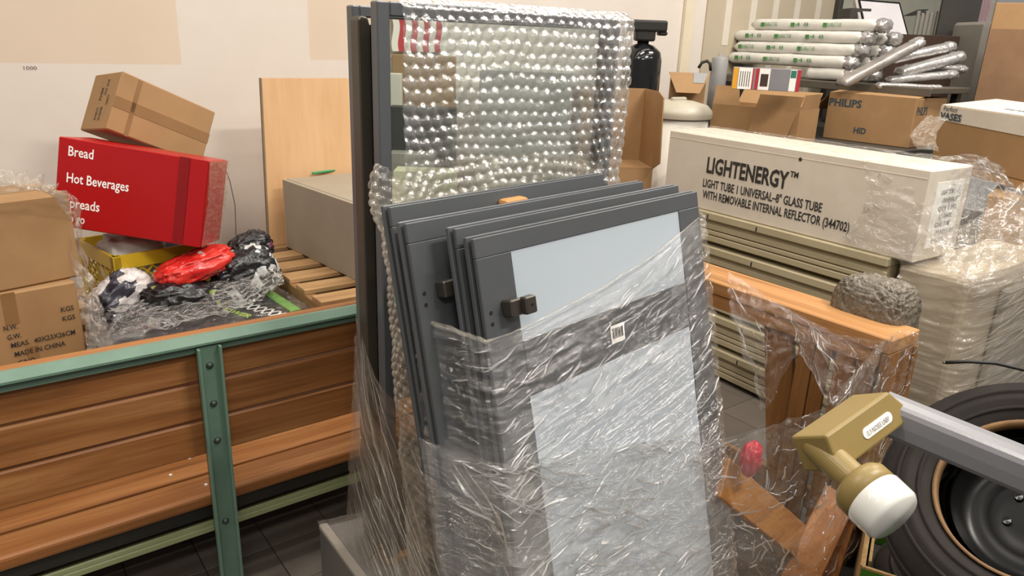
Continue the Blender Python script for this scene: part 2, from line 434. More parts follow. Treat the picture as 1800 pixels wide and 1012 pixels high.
# ================================================================== SETTING
WY = 3.62
TS = 0.205
fl = struct('floor', MB().bx(-4, 9, -3.5, WY + 0.1, -0.06, -0.004), plain('floor_grout', '#2b2724', '#332e2b', 0.8))
TILE = plain('floor_tile', '#5f5750', '#6d655d', 0.5, nscale=3, bump=0.03, bscale=30)
tile_me = mesh_of('tile', bez(MB().bx(-TS / 2 + .0015, TS / 2 - .0015, -TS / 2 + .0015, TS / 2 - .0015, 0, 0.010), 0.0012), TILE)
for i in range(-6, 15):
    for j in range(5, 16):
        o = link('tile', tile_me, fl)
        o.location = Vector((0.42 + (i + .5) * TS, 2.07 + (j - 8 + .5) * TS, -0.010)) - fl.location
def wall_mat():
    t = NT('painted_wall'); v = t.coords(use='Object')
    sp = t.n('ShaderNodeSeparateXYZ'); t.l(v, sp.inputs[0])
    nz = t.noise(v, 1.3, 5, 0.6); fine = t.noise(v, 9, 4, 0.6)
    base = t.ramp(t.math('ADD', t.math('MULTIPLY', nz, .7), t.math('MULTIPLY', fine, .3)), [(0.3, lin('#d5cbc1')), (0.7, lin('#ded6cd'))])
    patch = t.ramp(nz, [(0.3, lin('#d2c0ac')), (0.7, lin('#d9c8b5'))])
    def band(x0, x1, z0, z1):
        a = t.math('GREATER_THAN', sp.outputs[0], x0); b = t.math('LESS_THAN', sp.outputs[0], x1)
        c = t.math('GREATER_THAN', sp.outputs[2], z0); d = t.math('LESS_THAN', sp.outputs[2], z1)
        return t.math('MULTIPLY', t.math('MULTIPLY', a, b), t.math('MULTIPLY', c, d))
    x0 = -4.0; ox = 2.5
    pr = at_y(308, 0, WY); pb = at_y(150, 112, WY); p2 = at_y(540, 0, WY); p3 = at_y(560, 105, WY)
    b1 = band(-9, pr.x - ox, pb.z, 9); b2 = band(p2.x - ox, p2.x - ox + 0.75, p3.z, 9)
    mx = t.n('ShaderNodeMix', data_type='RGBA'); t.l(t.math('MAXIMUM', b1, b2), mx.inputs['Factor'])
    t.l(base, mx.inputs['A']); t.l(patch, mx.inputs['B'])
    return t.fin(t.bsdf(mx.outputs['Result'], 0.7, 0, t.bump(fine, 0.08, 0.004)))
wb = struct('wall_back', MB().bx(-4, 9, WY, WY + 0.12, 0, 4.6), wall_mat())
DRY = plain('bare_drywall', '#b3a690', '#bdb09a', 0.85, nscale=2)
MUD = plain('joint_compound', '#d0c7b9', '#d8cfc1', 0.85, nscale=4)
xa, xb, xc = at_y(1213, 0, WY).x, at_y(1243, 0, WY).x, at_y(1466, 0, WY).x
dp = struct('wall_panel_back', MB().bx(xb, xc, WY - 0.012, WY - 0.001, 0.02, 4.4), DRY)
for u in (1283, 1327, 1366, 1404, 1441):
    x = at_y(u, 0, WY - .014).x; z0 = at_y(u, 80 if u < 1300 else 60, WY).z
    struct('tape_seam', MB().bx(x - .035, x + .035, WY - 0.0145, WY - 0.0122, z0 - (.0 if u < 1300 else 1.0), 4.3), MUD, dp)
struct('trim_1', MB().bx(xa - .06, xa + .03, WY - 0.03, WY - 0.001, 0.02, 3.9), plain('cream_trim', '#d8ccb2', '#e0d5bd', 0.5), bevel=0.004)
struct('trim_2', MB().bx(xc, xc + .05, WY - 0.06, WY - 0.001, 0.02, 3.9), DKGREY, bevel=0.004)
struct('wall_panel_right', MB().bx(xc + .05, 8.9, WY - 0.02, WY - 0.001, 0.02, 4.4), plain('pale_green_wall', '#a5a597', '#b0b0a2', 0.7))
mk = at_y(62, 118, WY - .002)
m_ = lettering('1000', 0.02, (mk.x - .045, WY - .0005, mk.z - .01), (1, 0, 0), (0, 0, 1), plain('faded_ink', '#6d655c', '#7a7268', .7), wb, world=True, fit=0.05, name='stencil_mark')

# ================================================================== LEFT BENCH (along x)
BY = 1.88
bench = thing('slatted_bench', 'long wooden bench with green steel frame, backrest seen from behind', 'bench', (0.45, BY, 0))
x0, x1 = -0.75, 1.42
obj('cap_board', MB().bx(x0, x1, BY - .004, BY + .026, .848, .862), BENCHW, bench, world=True, bevel=.003)
obj('top_rail', MB().poly([(x0, BY - .005, .861), (x0, BY - .012, .8605), (x0, BY - .030, .842), (x0, BY - .030, .836), (x0, BY - .006, .836)], (x1 - x0, 0, 0)), GREEN, bench, world=True)
obj('rail_flange', MB().bx(x0, x1, BY - .012, BY - .006, .812, .8358), GREEN, bench, world=True)
for z0, z1 in ((.722, .818), (.612, .716), (.505, .606)):
    obj('back_plank', MB().bx(x0, x1, BY + .008, BY + .034, z0, z1), BENCHW, bench, world=True, bevel=.005)
for y0, y1 in ((1.90, 2.010), (2.016, 2.126), (2.132, 2.242), (2.248, 2.35)):
    m = MB().bx(x0, x1, y0, y1, .332, .374)
    obj('seat_plank', m, BENCHW, bench, world=True, bevel=.012 if y0 < 1.95 else .004, seg=3)
obj('seat_rail', MB().bx(x0, x1, 1.925, 1.965, .285, .331).bx(x0, x1, 2.25, 2.28, .285, .331), STEELD, bench, world=True)
obj('stretcher', MB().bx(x0, x1, 1.935, 1.975, .225, .245).bx(x0, x1, 1.935, 1.942, .245, .262), plain('pale_olive_enamel', '#8f9a6c', '#a0a87c', 0.4), bench, world=True, bevel=.003)
for px in (0.442, -0.9 + .2, 1.36):
    p = MB(); w = .030
    p.bx(px - w, px + w, BY - .022, BY - .014, .0, .83)          # channel: web and two flanges
    p.bx(px - w, px - w + .007, BY - .04, BY - .014, .0, .83).bx(px + w - .007, px + w, BY - .04, BY - .014, .0, .83)
    po = obj('post', p, GREEN, bench, world=True, bevel=.0015)
    for z in (.775, .665, .555, .30):
        obj('bolt', MB().lathe([(0, .008), (.006, .007), (.009, .003), (.010, 0)], 12, Matrix.Translation((px, BY - .0215, z)) @ Matrix.Rotation(math.radians(90), 4, 'X')), BOLT, po, world=True, smooth=True)
for px in (0.40, -0.6, 1.2):
    obj('leg', MB().bx(px - .015, px + .015, 2.24, 2.27, 0, .285).bx(px - .02, px + .02, 1.95, 2.26, .27, .286), STEELD, bench, world=True)
for u, v in ((333, 806), (300, 835), (362, 852)):
    p = at_z(u, v, .3745)
    obj('staple', MB().bx(p.x - .004, p.x + .004, p.y - .004, p.y + .004, .374, .377), STICK, bench, world=True)

# ================================================================== PALLETS
def pallet(label, loc, lx, ly, h, nb, group=None, rz=0, bw=None):
    t = thing('pallet', label, 'pallet', loc, (0, 0, rz), group)
    bw = bw or ly / nb * 0.62
    for i in range(nb):
        y = (ly - bw) * i / (nb - 1)
        obj('deck_board', MB().bx(0, lx, y, y + bw, h - .018, h), PALLW, t, bevel=.002)
    for i in range(3):
        x = (lx - .04) * i / 2
        obj('stringer', MB().bx(x, x + .04, 0, ly, .018, h - .0182), PALLY, t, bevel=.002)
    for i in range(3):
        y = (ly - .1) * i / 2
        obj('bottom_board', MB().bx(0, lx, y, y + .1, 0, .0178), PALLW, t)
    return t
PZ = 0.70
for k in range(5):
    pallet('wooden pallet of spaced slats carrying the grey cabinet, topmost of its stack' if k == 4 else 'wooden pallet in the grey cabinet stack, number %s from the floor' % ('one', 'two', 'three', 'four')[k], (0.955, 2.36, k * .14), 1.10, 1.0, .14, 7, 'pallets stacked under the grey cabinet')
LZ = 0.575
for k in range(4):
    pallet('wooden pallet under the cartons and bags, %s of the stack' % ('lowest', 'second', 'third', 'topmost')[k], (-0.55, 2.36, k * LZ / 4), 1.48, 1.0, LZ / 4, 6, 'pallets stacked under the cartons')
pallet('wooden pallet on the floor under the leaning grey panels', (0.72, 0.62, 0.0), .92, 1.1, .12, 7)

# ================================================================== CARTONS
def carton(name, label, loc, rot, dims, mat=CARD, cat='box', group=None, tape=(), text=(), bevel=.004, top=True):
    a, b, c = dims
    t = thing(name, label, cat, loc, rot, group)
    obj('body', MB().bx(0, a, 0, b, 0, c), mat, t, bevel=bevel)
    for (x0, x1, z0, z1, face) in tape:
        e = .0012
        if face == 'front': obj('tape', MB().bx(x0, x1, -e, .001, z0, z1), TAPE, t)
        if face == 'left': obj('tape', MB().bx(-e, .001, x0, x1, z0, z1), TAPE, t)
        if face == 'right': obj('tape', MB().bx(a - .001, a + e, x0, x1, z0, z1), TAPE, t)
        if face == 'top': obj('tape', MB().bx(x0, x1, z0, z1, c - .001, c + e), TAPE, t)
    for tx in text:
        s, size, face, x, z = tx[:5]; fit = tx[5] if len(tx) > 5 else None; mm = tx[6] if len(tx) > 6 else INK
        if face == 'front': lettering(s, size, (x, 0, z), (1, 0, 0), (0, 0, 1), mm, t, fit=fit, bold=.035)
        if face == 'left': lettering(s, size, (0, b - x, z), (0, -1, 0), (0, 0, 1), mm, t, fit=fit, bold=.018)
        if face == 'leftv': lettering(s, size, (0, b - x, z), (0, 0, -1), (0, -1, 0), mm, t, fit=fit, bold=.018)
        if face == 'right': lettering(s, size, (a, x, z), (0, 1, 0), (0, 0, 1), mm, t, fit=fit, bold=.018)
    return t
bl = Vector((.238 - .395, 2.55 - .063, LZ + .001))
c1 = carton('carton', 'brown carton with black stencilled shipping marks, lower of two stacked behind bench', bl, R3(0, 0, 9.1), (.40, .24, .268), CARD,
    tape=[(.20, .235, .17, .268, 'front'), (.24, .27, .0, .09, 'front')], bevel=.006)
for s, x, z, w in (('N.W.', .165, .155, .04), ('KGS', .32, .178, .04), ('G.W.', .17, .125, .04), ('KGS', .32, .148, .04), ('MEAS.  40X23X26CM', .175, .098, .19), ('MADE IN CHINA', .18, .068, .15), ('C/NO.', .185, .038, .055)):
    lettering(s, .022, (x + .026, 0, z), (1, 0, 0), (0, 0.0, 1), INK, c1, fit=w * .92, bold=.012, eps=.0024)
bl2 = Vector((.258 - .385, 2.59 - .10, LZ + .270))
c2 = carton('carton', 'plain brown carton, upper of two stacked, with crumpled film on top', bl2, R3(0, 0, 14.5), (.40, .24, .266), CARD, tape=[(0, .4, .1, .14, 'top')], bevel=.006)

# red sign carton on the crate, brown carton on top of it
rb = thing('red_sign_box', 'glossy red box with white category words lying tilted on the yellow crate', 'box', (.232, 2.915, .944), R3(-8, 8.2, -33.2))
obj('body', MB().bx(0, .488, 0, .22, 0, .303), RED, rb, bevel=.003)
obj('edge_band', MB().bx(.395, .430, -.0015, .001, 0, .303), REDD, rb)  # thin upright strip in a darker red than the body
obj('end_flap', MB().bx(.432, .491, -.004, -.0005, 0.0, .303), RED, rb, bevel=.001)
obj('end_panel', MB().bx(.488, .492, .004, .216, .003, .30), RED, rb)
obj('end_film', sheet([[(.498, .0, .302), (.499, .11, .303), (.498, .222, .302)], [(.502, .0, .15), (.505, .11, .15), (.502, .222, .15)], [(.497, .0, .0), (.499, .11, .0), (.497, .222, .0)]], 50, 60, .003, (8, 6), 61), FILM_M, rb, smooth=True)
for s, z, sz, w in (('Bread', .245, .047, .083), ('Hot Beverages', .155, .047, .205), ('Spreads', .07, .047, .115), ('To go', .02, .042, .07)):
    lettering(s, sz, (.032, 0, z), (1, 0, 0), (0, 0, 1), INKW, rb, fit=w, bold=.012)
ct = carton('carton', 'brown carton with taped seam tipped over on the red box', (.442, 2.964, 1.256), R3(-7.4, 25.3, 12.6), (.369, .212, .216),
    tape=[(.0, .369, .085, .125, 'front'), (.06, .075, .0, .21, 'front')], bevel=.004)
for s, x, z, w in (('N.W. KGS', .12, .19, .06), ('MEAS', .09, .16, .05), ('C/NO.', .15, .13, .04), ('MADE IN', .12, .085, .05), ('CHINA', .09, .085, .05)):
    lettering(s, .022, (0, .212 - x, z), (0, 0, -1), (0, -1, 0), INK, ct, fit=w, bold=.01)

# yellow crate: rims, posts and a diagonal lattice
cr = thing('milk_crate', 'yellow plastic lattice crate holding papers under the red box', 'crate', (0.38, 2.78, LZ + .001), R3(0, 0, 12))
cs, ch = .34, .265
for z0, z1, nm in ((ch - .05, ch, 'rim'), (0, .04, 'base_band')):
    obj(nm, MB().bx(0, cs, 0, .012, z0, z1).bx(0, cs, cs - .012, cs, z0, z1).bx(0, .012, .012, cs - .012, z0, z1).bx(cs - .012, cs, .012, cs - .012, z0, z1), YELC, cr)
for x, y in ((0, 0), (cs - .03, 0), (0, cs - .03), (cs - .03, cs - .03)):
    obj('corner_post', MB().bx(x, x + .03, y, y + .03, .0, ch), YELC, cr, bevel=.004)
obj('bottom', MB().bx(.005, cs - .005, .005, cs - .005, 0, .008), YELC, cr)
for side in range(4):
    lm = MB()
    for k in range(-5, 12):
        for sg in (1, -1):
            pa, pb_ = [], []
            x0_, x1_ = k * .038, k * .038 + sg * .175
            zz0, zz1 = .04, ch - .05
            def clip(xa, za, xb_, zb):
                if xb_ == xa: return None
                t0, t1 = 0, 1
                for (lim, s_) in ((.03, 1), (cs - .03, -1)):
                    da, db = s_ * (xa - lim), s_ * (xb_ - lim)
                    if da < 0 and db < 0: return None
                    if da < 0: t0 = max(t0, da / (da - db))
                    if db < 0: t1 = min(t1, da / (da - db))
                if t0 >= t1: return None
                f_ = lambda t: (xa + (xb_ - xa) * t, za + (zb - za) * t)
                return f_(t0), f_(t1)
            r_ = clip(x0_, zz0, x1_, zz1)
            if not r_: continue
            (xa_, za_), (xb2, zb2) = r_; d_ = .0045
            off = .004 if sg > 0 else .007
            def mp(x, o, z):
                return {0: (x, o, z), 1: (cs - o, x, z), 2: (x, cs - o, z), 3: (o, x, z)}[side]
            lm.hexa([mp(xa_ - d_, off, za_), mp(xa_ + d_, off, za_), mp(xa_ + d_, off + .004, za_), mp(xa_ - d_, off + .004, za_),
                     mp(xb2 - d_, off, zb2), mp(xb2 + d_, off, zb2), mp(xb2 + d_, off + .004, zb2), mp(xb2 - d_, off + .004, zb2)])
    obj('lattice_side', lm, YELC, cr)
pc = wm(cr) @ Vector((.13, .16, ch * .65))
tag(obj('folded_paper_bundle', blob(pc, (.11, .12, .125), n=20, amp=.10, freq=4, seed=3, power=.6), plain('white_paper_dull', '#b5b0aa', '#c9c4be', 0.6, nscale=14), smooth=True), 'bundle of white papers stuffed in the yellow crate', 'papers')
pc = wm(cr) @ Vector((.24, .2, ch * .62))
tag(obj('dark_cloth_bundle', blob(pc, (.08, .10, .11), n=18, amp=.12, freq=4, seed=8, power=.7), plain('dark_cloth', '#34323a', '#484650', 0.7), smooth=True), 'dark cloth bundle in the yellow crate beside the papers', 'cloth')

# ---- bags of mixed plastic, beside the crate
def bag_mat(key, stops, scale=9, rough=0.25, seed=1.0, stretch=(1, 1, 1)):
    t = NT(key); v = t.coords(scale=stretch, rnd=0)
    n = t.noise(v, scale, 2, 0.5, 0.6)
    r = t.n('ShaderNodeValToRGB'); r.color_ramp.interpolation = 'CONSTANT'; e = r.color_ramp.elements
    while len(e) < len(stops): e.new(.5)
    for i, (p, c) in enumerate(stops): e[i].position = p; e[i].color = lin(c)
    t.l(n, r.inputs[0])
    return t.fin(t.bsdf(r.outputs[0], rough, 0, t.bump(t.noise(v, 25, 4, 0.6, 0.5), 0.5, 0.01), 0.6))
bundle = thing('shrink_wrapped_bundle', 'flat shrink-wrapped bundle of black printed packs lying behind the bench rail', 'bundle', (.62, 2.42, LZ + .001), R3(0, 0, 4))
BL = plain('black_print', '#16171a', '#232427', 0.3, nscale=8)
obj('packs', MB().bx(-.33, .32, -.03, .36, 0, .062), BL, bundle, bevel=.01, seg=2)
lettering('MAXXXXX', .075, (.12, .26, .0625), (0.35, -1, 0), (1, .35, 0), INKW, bundle, fit=.26, bold=.03)
lettering('POWER', .04, (.07, .22, .0625), (0.35, -1, 0), (1, .35, 0), plain('lime_ink', '#9ec32a', '#b4d63c', .5), bundle, fit=.16, bold=.03)
obj('green_edge_strip', MB().bx(.27, .31, .04, .30, .0622, .066), plain('lime_strip', '#63a53c', '#7cbf50', .4), bundle)
obj('shrink_film', sheet([[(-.36, -.05, .0), (0, -.05, .0), (.36, -.05, .0)], [(-.36, -.045, .07), (0, -.045, .085), (.36, -.045, .07)], [(-.36, .18, .10), (0, .2, .095), (.34, .18, .07)], [(-.36, .38, .08), (0, .38, .09), (.34, .38, .07)]], 90, 60, .011, (9, 14), 2), FILM_C, bundle, smooth=True)
def bag(name, label, u, v, z, r, rot, mat, seed, amp=.2, power=.75, depth=None):
    c = at_z(u, v, z)
    return tag(obj(name, blob(c, r, Euler(R3(*rot)).to_matrix(), n=30, amp=amp, freq=5, seed=seed, power=power), mat, smooth=True), label, 'bag', 'crumpled bags beside the crate')
bw1 = bag('plastic_bag', 'white printed plastic bag with a dark picture on it, in front of yellow crate', 216, 530, .69, (.105, .06, .085), (10, -35, 10),
    bag_mat('white_print_bag', [(0, '#3a3944'), (.40, '#d8d2d0'), (.62, '#e4deda'), (.68, '#3c6c62'), (.72, '#46579a')], 7), 1)
bag('plastic_bag', 'black plastic bag with small coloured logo between white bag and striped bag', 322, 528, .69, (.12, .075, .062), (0, 8, 0),
    bag_mat('black_bag', [(0, '#131214'), (.5, '#1c1a1c'), (.60, '#26242a'), (.63, '#8a9c3a'), (.645, '#c9c6c0')], 8), 4)
bag('plastic_bag', 'red and white plastic bag lying under the corner of the red box', 342, 468, .79, (.125, .07, .042), (0, -14, 8),
    bag_mat('red_white_bag', [(0, '#c01f1c'), (.44, '#d03228'), (.56, '#dcc9ca'), (.66, '#b9a6ae')], 6), 6)
bag('plastic_bag', 'black bag with big white and green label, nearest the slatted pallet', 430, 482, .73, (.11, .09, .085), (0, -25, -10),
    bag_mat('black_white_label_bag', [(0, '#17181a'), (.40, '#1f2124'), (.49, '#c9ccca'), (.57, '#1c1e20'), (.61, '#b4bab6'), (.64, '#3d7a4c')], 7), 9)
bag('plastic_bag', 'dark bag with maroon patch on top of the bag heap', 440, 437, .80, (.075, .06, .055), (0, -20, 0),
    bag_mat('dark_maroon_bag', [(0, '#1c1a1d'), (.55, '#2a262b'), (.62, '#6c2447'), (.68, '#d4d0ce')], 9), 12)
bag('plastic_bag', 'small glossy black bag lying low against the wrapped cartons', 250, 560, .655, (.11, .07, .04), (0, 5, 0),
    bag_mat('grey_clear_bag', [(0, '#2c2b2e'), (.45, '#4a494c'), (.58, '#8e8c8c'), (.66, '#5c6a3a'), (.69, '#6c6a6a')], 14, .12), 15, .3)
wy = WY - .35
tag(obj('thin_wire', MB().tube([at_y(393, 288, wy), at_y(404, 318, wy - .02), at_y(413, 360, wy - .04), at_y(415, 415, wy - .06), at_y(414, 440, wy - .10)], .0016, 6), BLACK, smooth=True), 'thin dark wire curving up from the bag heap beside the red box', 'wire')
# loose clear film: hanging over carton corner and over the bags
lf = thing('loose_film', 'crumpled clear stretch film draped over the stacked cartons behind bench', 'plastic film', (.25, 2.6, LZ))
g = lambda u, v, y: at_y(u, v, y)
obj('film_sheet', sheet([[g(-30, 285, 2.56), g(40, 300, 2.52), g(90, 322, 2.54), g(118, 342, 2.60)], [g(-30, 318, 2.44), g(40, 322, 2.44), g(95, 334, 2.48), g(126, 362, 2.60)], [g(-30, 345, 2.42), g(40, 338, 2.44), g(100, 342, 2.48), g(135, 385, 2.58)]], 60, 30, .02, (7, 5), 3), FILM_M, lf, world=True, smooth=True)
obj('film_sheet', sheet([[g(112, 335, 2.60), g(135, 350, 2.62), g(128, 410, 2.64)], [g(135, 480, 2.56), g(150, 480, 2.60), g(165, 492, 2.64)], [g(150, 570, 2.50), g(178, 590, 2.50), g(200, 600, 2.52)], [g(158, 640, 2.42), g(185, 640, 2.42), g(215, 618, 2.40)]], 40, 80, .012, (5, 9), 5), FILM_M, lf, world=True, smooth=True)
creased('film_sheet', sheet([[g(180, 610, 2.40), g(300, 575, 2.44), g(420, 545, 2.46), g(500, 500, 2.5)], [g(200, 565, 2.52), g(300, 545, 2.55), g(420, 515, 2.56), g(495, 480, 2.56)], [g(215, 540, 2.6), g(300, 520, 2.65), g(400, 492, 2.66), g(480, 465, 2.66)]], 110, 60, .014, (9, 9), 8), 110, 60, FILM_C, lf, 260, 6, slope=(-.2, .5), length=(.01, .12), r=(.0008, .0026))

# ---- maple board and grey cabinet behind, on the slatted pallet
PY = 3.17
tl, br = at_y(459, 137, PY + .06), at_y(478, 442, PY)
mbd = MB().hexa([(br.x - .01, PY - .008, PZ + .001), (br.x + .60, PY - .008, PZ + .001), (br.x + .60, PY + .010, PZ + .001), (br.x - .01, PY + .010, PZ + .001),
                 (tl.x, PY + .052, tl.z), (tl.x + .60, PY + .052, tl.z), (tl.x + .60, PY + .07, tl.z), (tl.x, PY + .07, tl.z)])
mboard = thing('maple_board', 'pale maple board standing upright behind the grey cabinet', 'board', (br.x, PY, PZ))
obj('face_board', mbd, MAPLE, mboard, world=True)
obj('edge_strip', MB().hexa([(br.x - .016, PY - .009, PZ + .001), (br.x - .01, PY - .009, PZ + .001), (br.x - .01, PY + .011, PZ + .001), (br.x - .016, PY + .011, PZ + .001),
                 (tl.x - .006, PY + .051, tl.z), (tl.x, PY + .051, tl.z), (tl.x, PY + .071, tl.z), (tl.x - .006, PY + .071, tl.z)]), plain('board_edge', '#7d6a50', '#8a765a', .6), mboard, world=True)
gc = thing('grey_cabinet', 'plain grey laminate cabinet lying on the slatted wooden pallet', 'cabinet', (1.112, 3.108, PZ + .001), R3(0, 0, -84.7))
obj('side_panel', MB().bx(0, .66, 0, .018, 0, .30), GREYLAM, gc, bevel=.0015)
obj('body', MB().bx(.004, .656, .018, .45, .004, .284), GREYLAM, gc)
obj('top_panel', MB().bx(0, .66, .018, .45, .284, .302), GREYLAM, gc, bevel=.0015)
obj('end_strip', MB().bx(-.006, 0, 0, .4, 0, .30), plain('pale_strip', '#b7a98f', '#c0b298', .5), gc)
gs = at_z(578, 303, PZ + .302)
tag(obj('green_strap', bez(MB().bx(-.09, .09, -.006, .006, 0, .010, Matrix.Translation((gs.x, gs.y, PZ + .3031)) @ Matrix.Rotation(math.radians(14), 4, 'Z')), .002), plain('green_plastic_strap', '#3f8a56', '#4a9a62', .5)), 'short green plastic strap lying on the grey cabinet', 'strap')

# ================================================================== TALL PANELS
TA = thing('tall_glass_panel', 'tall narrow-framed glass door panel standing upright, bubble wrap over its face', 'panel', (.754, 1.489, .121), R3(0, 0, -1.9))
hA, wA = 1.67 - .121, .680
fs = .030
obj('stile', MB().bx(0, fs, 0, .034, 0, hA), GUNB, TA, bevel=.003)
obj('stile', MB().bx(wA - fs, wA, 0, .034, 0, hA), GUNB, TA, bevel=.003)
obj('rail', MB().bx(fs, wA - fs, 0, .034, hA - .03, hA), GUNB, TA, bevel=.003)
obj('rail', MB().bx(fs, wA - fs, 0, .034, 0, .03), GUNB, TA, bevel=.003)
obj('gasket', MB().bx(wA - fs - .012, wA - fs, .008, .028, .03, hA - .03), BLACK, TA)
obj('glass_pane', MB().bx(fs, wA - fs, .015, .019, .03, hA - .03), GLASS, TA)
TB = thing('tall_door_panel', 'tall grey door panel with brown edge bar behind the glass panel', 'panel', (.79, 1.60, .121), R3(0, 0, -1.9))
bt = at_y(628, 9, 1.60); hB = bt.z - .121
obj('stile', MB().bx(-.039, -.021, 0, .034, 0, hB), GUNB, TB, bevel=.003)
obj('stile', MB().bx(.743, .759, 0, .034, 0, hB), GUNB, TB, bevel=.003)
obj('rail', MB().bx(-.021, .743, 0, .034, hB - .025, hB), GUNB, TB, bevel=.003)
obj('rail', MB().bx(-.021, .743, 0, .034, 0, .035), GUNB, TB, bevel=.003)
obj('glass_pane', MB().bx(-.021, .743, .015, .019, .035, hB - .025), GLASS, TB)
bar = [(0.0, 0, 0), (.034, 0, 0), (.034, 0, hB - .05), (.026, 0, hB - .025), (.008, 0, hB - .022), (0, 0, hB - .03)]
obj('edge_bar', MB().poly([(x * .88 - .046, -.046, z) for x, y, z in bar], (0, .044, 0)), BROWNBAR, TB, bevel=.003)
rs = MB().bx(-.012, .006, -.06, -.012, 0, hB - .30)
obj('ribbed_strip', rs, BLACK, TB)
for k in range(26):
    obj('rib', MB().bx(-.016, .002, -.066, -.02, .06 + k * .048, .072 + k * .048), plain('rib_grey', '#3a3a3a', '#474747', .4), TB)
obj('inner_stile', MB().bx(-.012, .004, -.07, -.008, hB - .34, hB - .04), BLACK, TB)

# ================================================================== LEANING DOOR PANELS
ROT = Euler(R3(-13.5, 0, 8.9)).to_matrix()
XD, YD, ZD = ROT.col[0].copy(), ROT.col[1].copy(), ROT.col[2].copy()
NF = -YD
T1 = at_d(832, 420, 1.35)
def lean_panel(label, off, uvl, uvr, stile, hnd=False, mids=True, pane=PANEL, edge=GUN, th=.026):
    base = T1 - NF * off
    tl_ = at_pl(*uvl, base, NF); tr_ = at_pl(*uvr, base, NF)
    w = (tr_ - tl_).length
    s = (tl_.z - .128) / ZD.z
    t = thing('door_panel', label, 'panel', tl_ - ZD * s - YD * 0, R3(-13.5, 0, 8.9), 'grey framed door panels leaning in the wrapped stack')
    h = s
    top = .038; mid = .115; zm = h - .215
    # front face frame
    obj('stile', MB().bx(0, stile, 0, .010, 0, h - top), GUN, t, bevel=.0015)
    obj('stile', MB().bx(w - stile, w, 0, .010, 0, h - top), GUN, t, bevel=.0015)
    obj('rail', MB().bx(0, w, 0.0003, .010, h - top, h), GUN, t, bevel=.0015)
    obj('rail', MB().bx(stile, w - stile, 0.0003, .010, 0, .10), GUN, t, bevel=.002)
    if mids:
        obj('rail', MB().bx(stile, w - stile, 0.0003, .010, zm - mid, zm), GUN, t, bevel=.002)
        obj('pane', MB().bx(stile, w - stile, .003, .009, zm, h - top), pane, t)
        obj('pane', MB().bx(stile, w - stile, .003, .009, .10, zm - mid), pane, t)
    else:
        obj('pane', MB().bx(stile, w - stile, .003, .009, .10, h - top), pane, t)
    # groove and rear leaf
    obj('spacer', MB().bx(.03, w - .03, .010, .015, 0.001, h - .03), GUN, t)
    obj('rear_leaf', MB().bx(0 - .004, w + .004, .015, th, 0, h + .004), edge, t, bevel=.002)
    if hnd:
        hz = h * hnd
        hd = obj('handle', MB().bx(.046, .076, -.028, .0, hz - .015, hz + .018), HANDLE, t, bevel=.003)
        obj('handle_grip', MB().bx(.072, .102, -.042, -.022, hz - .015, hz + .019), HANDLE, hd, bevel=.003)
        obj('screw', MB().lathe([(0, .002), (.003, .002), (.0035, 0)], 10, Matrix.Translation((.088, -.042, hz + .003)) @ Matrix.Rotation(math.radians(90), 4, 'X')), BLACK, hd)
        for zz in (.0, -.022):
            obj('screw_hole', MB().lathe([(0, .001), (.004, .001), (.0045, 0)], 10, Matrix.Translation((.018, 0.0, hz + zz)) @ Matrix.Rotation(math.radians(90), 4, 'X')), BLACK, t)
    return t, w, h
P1, W1, H1 = lean_panel('grey framed two-pane door panel with bronze handle, foremost of the leaning stack', 0.0, (832, 420), (1226, 340), .092, hnd=.877)
P2, W2, H2 = lean_panel('grey framed door panel directly behind the foremost one in the leaning stack', .040, (800, 402), (1193, 326), .09, edge=GUNB)
P3, W3, H3 = lean_panel('blue-grey framed door panel with handle, third in the leaning stack', .098, (713, 393), (1131, 321), .10, hnd=.885, edge=GUNB, mids=True, pane=plain('dark_glass', '#4a5052', '#565c5e', .12))
P4, W4, H4 = lean_panel('grey door panel rearmost in the leaning stack, against the bubble wrap', .150, (685, 364), (1061, 305), .05, mids=False, pane=plain('dark_glass', '#4a5052', '#565c5e', .12), edge=GUN)
sk = thing('barcode_sticker', 'small white barcode sticker on the middle rail of the foremost panel', 'sticker', at_pl(1085, 585, T1, NF) + NF * .0014, R3(-13.5, 0, 8.9))
obj('label_paper', MB().bx(-.024, .024, -.0006, .0006, -.02, .02), STICK, sk)
for k in range(11):
    obj('bar', MB().bx(-.020 + k * .0037, -.020 + k * .0037 + (.0018 if k % 3 else .0026), -.0012, -.0006, -.010, .014), INK, sk)
wc = at_pl(905, 352, T1 - NF * .13, NF)
tag(obj('wood_offcut', bez(MB().bx(-.035, .035, -.012, .02, 0, .07, Matrix.Translation(wc - Vector((0, 0, .065))) @ Matrix.Rotation(math.radians(8.9), 4, 'Z')), .008, 2), plain('offcut_wood', '#a97742', '#b98850', .6)), 'small wooden wedge stuck between the rear leaning panels', 'wood wedge')

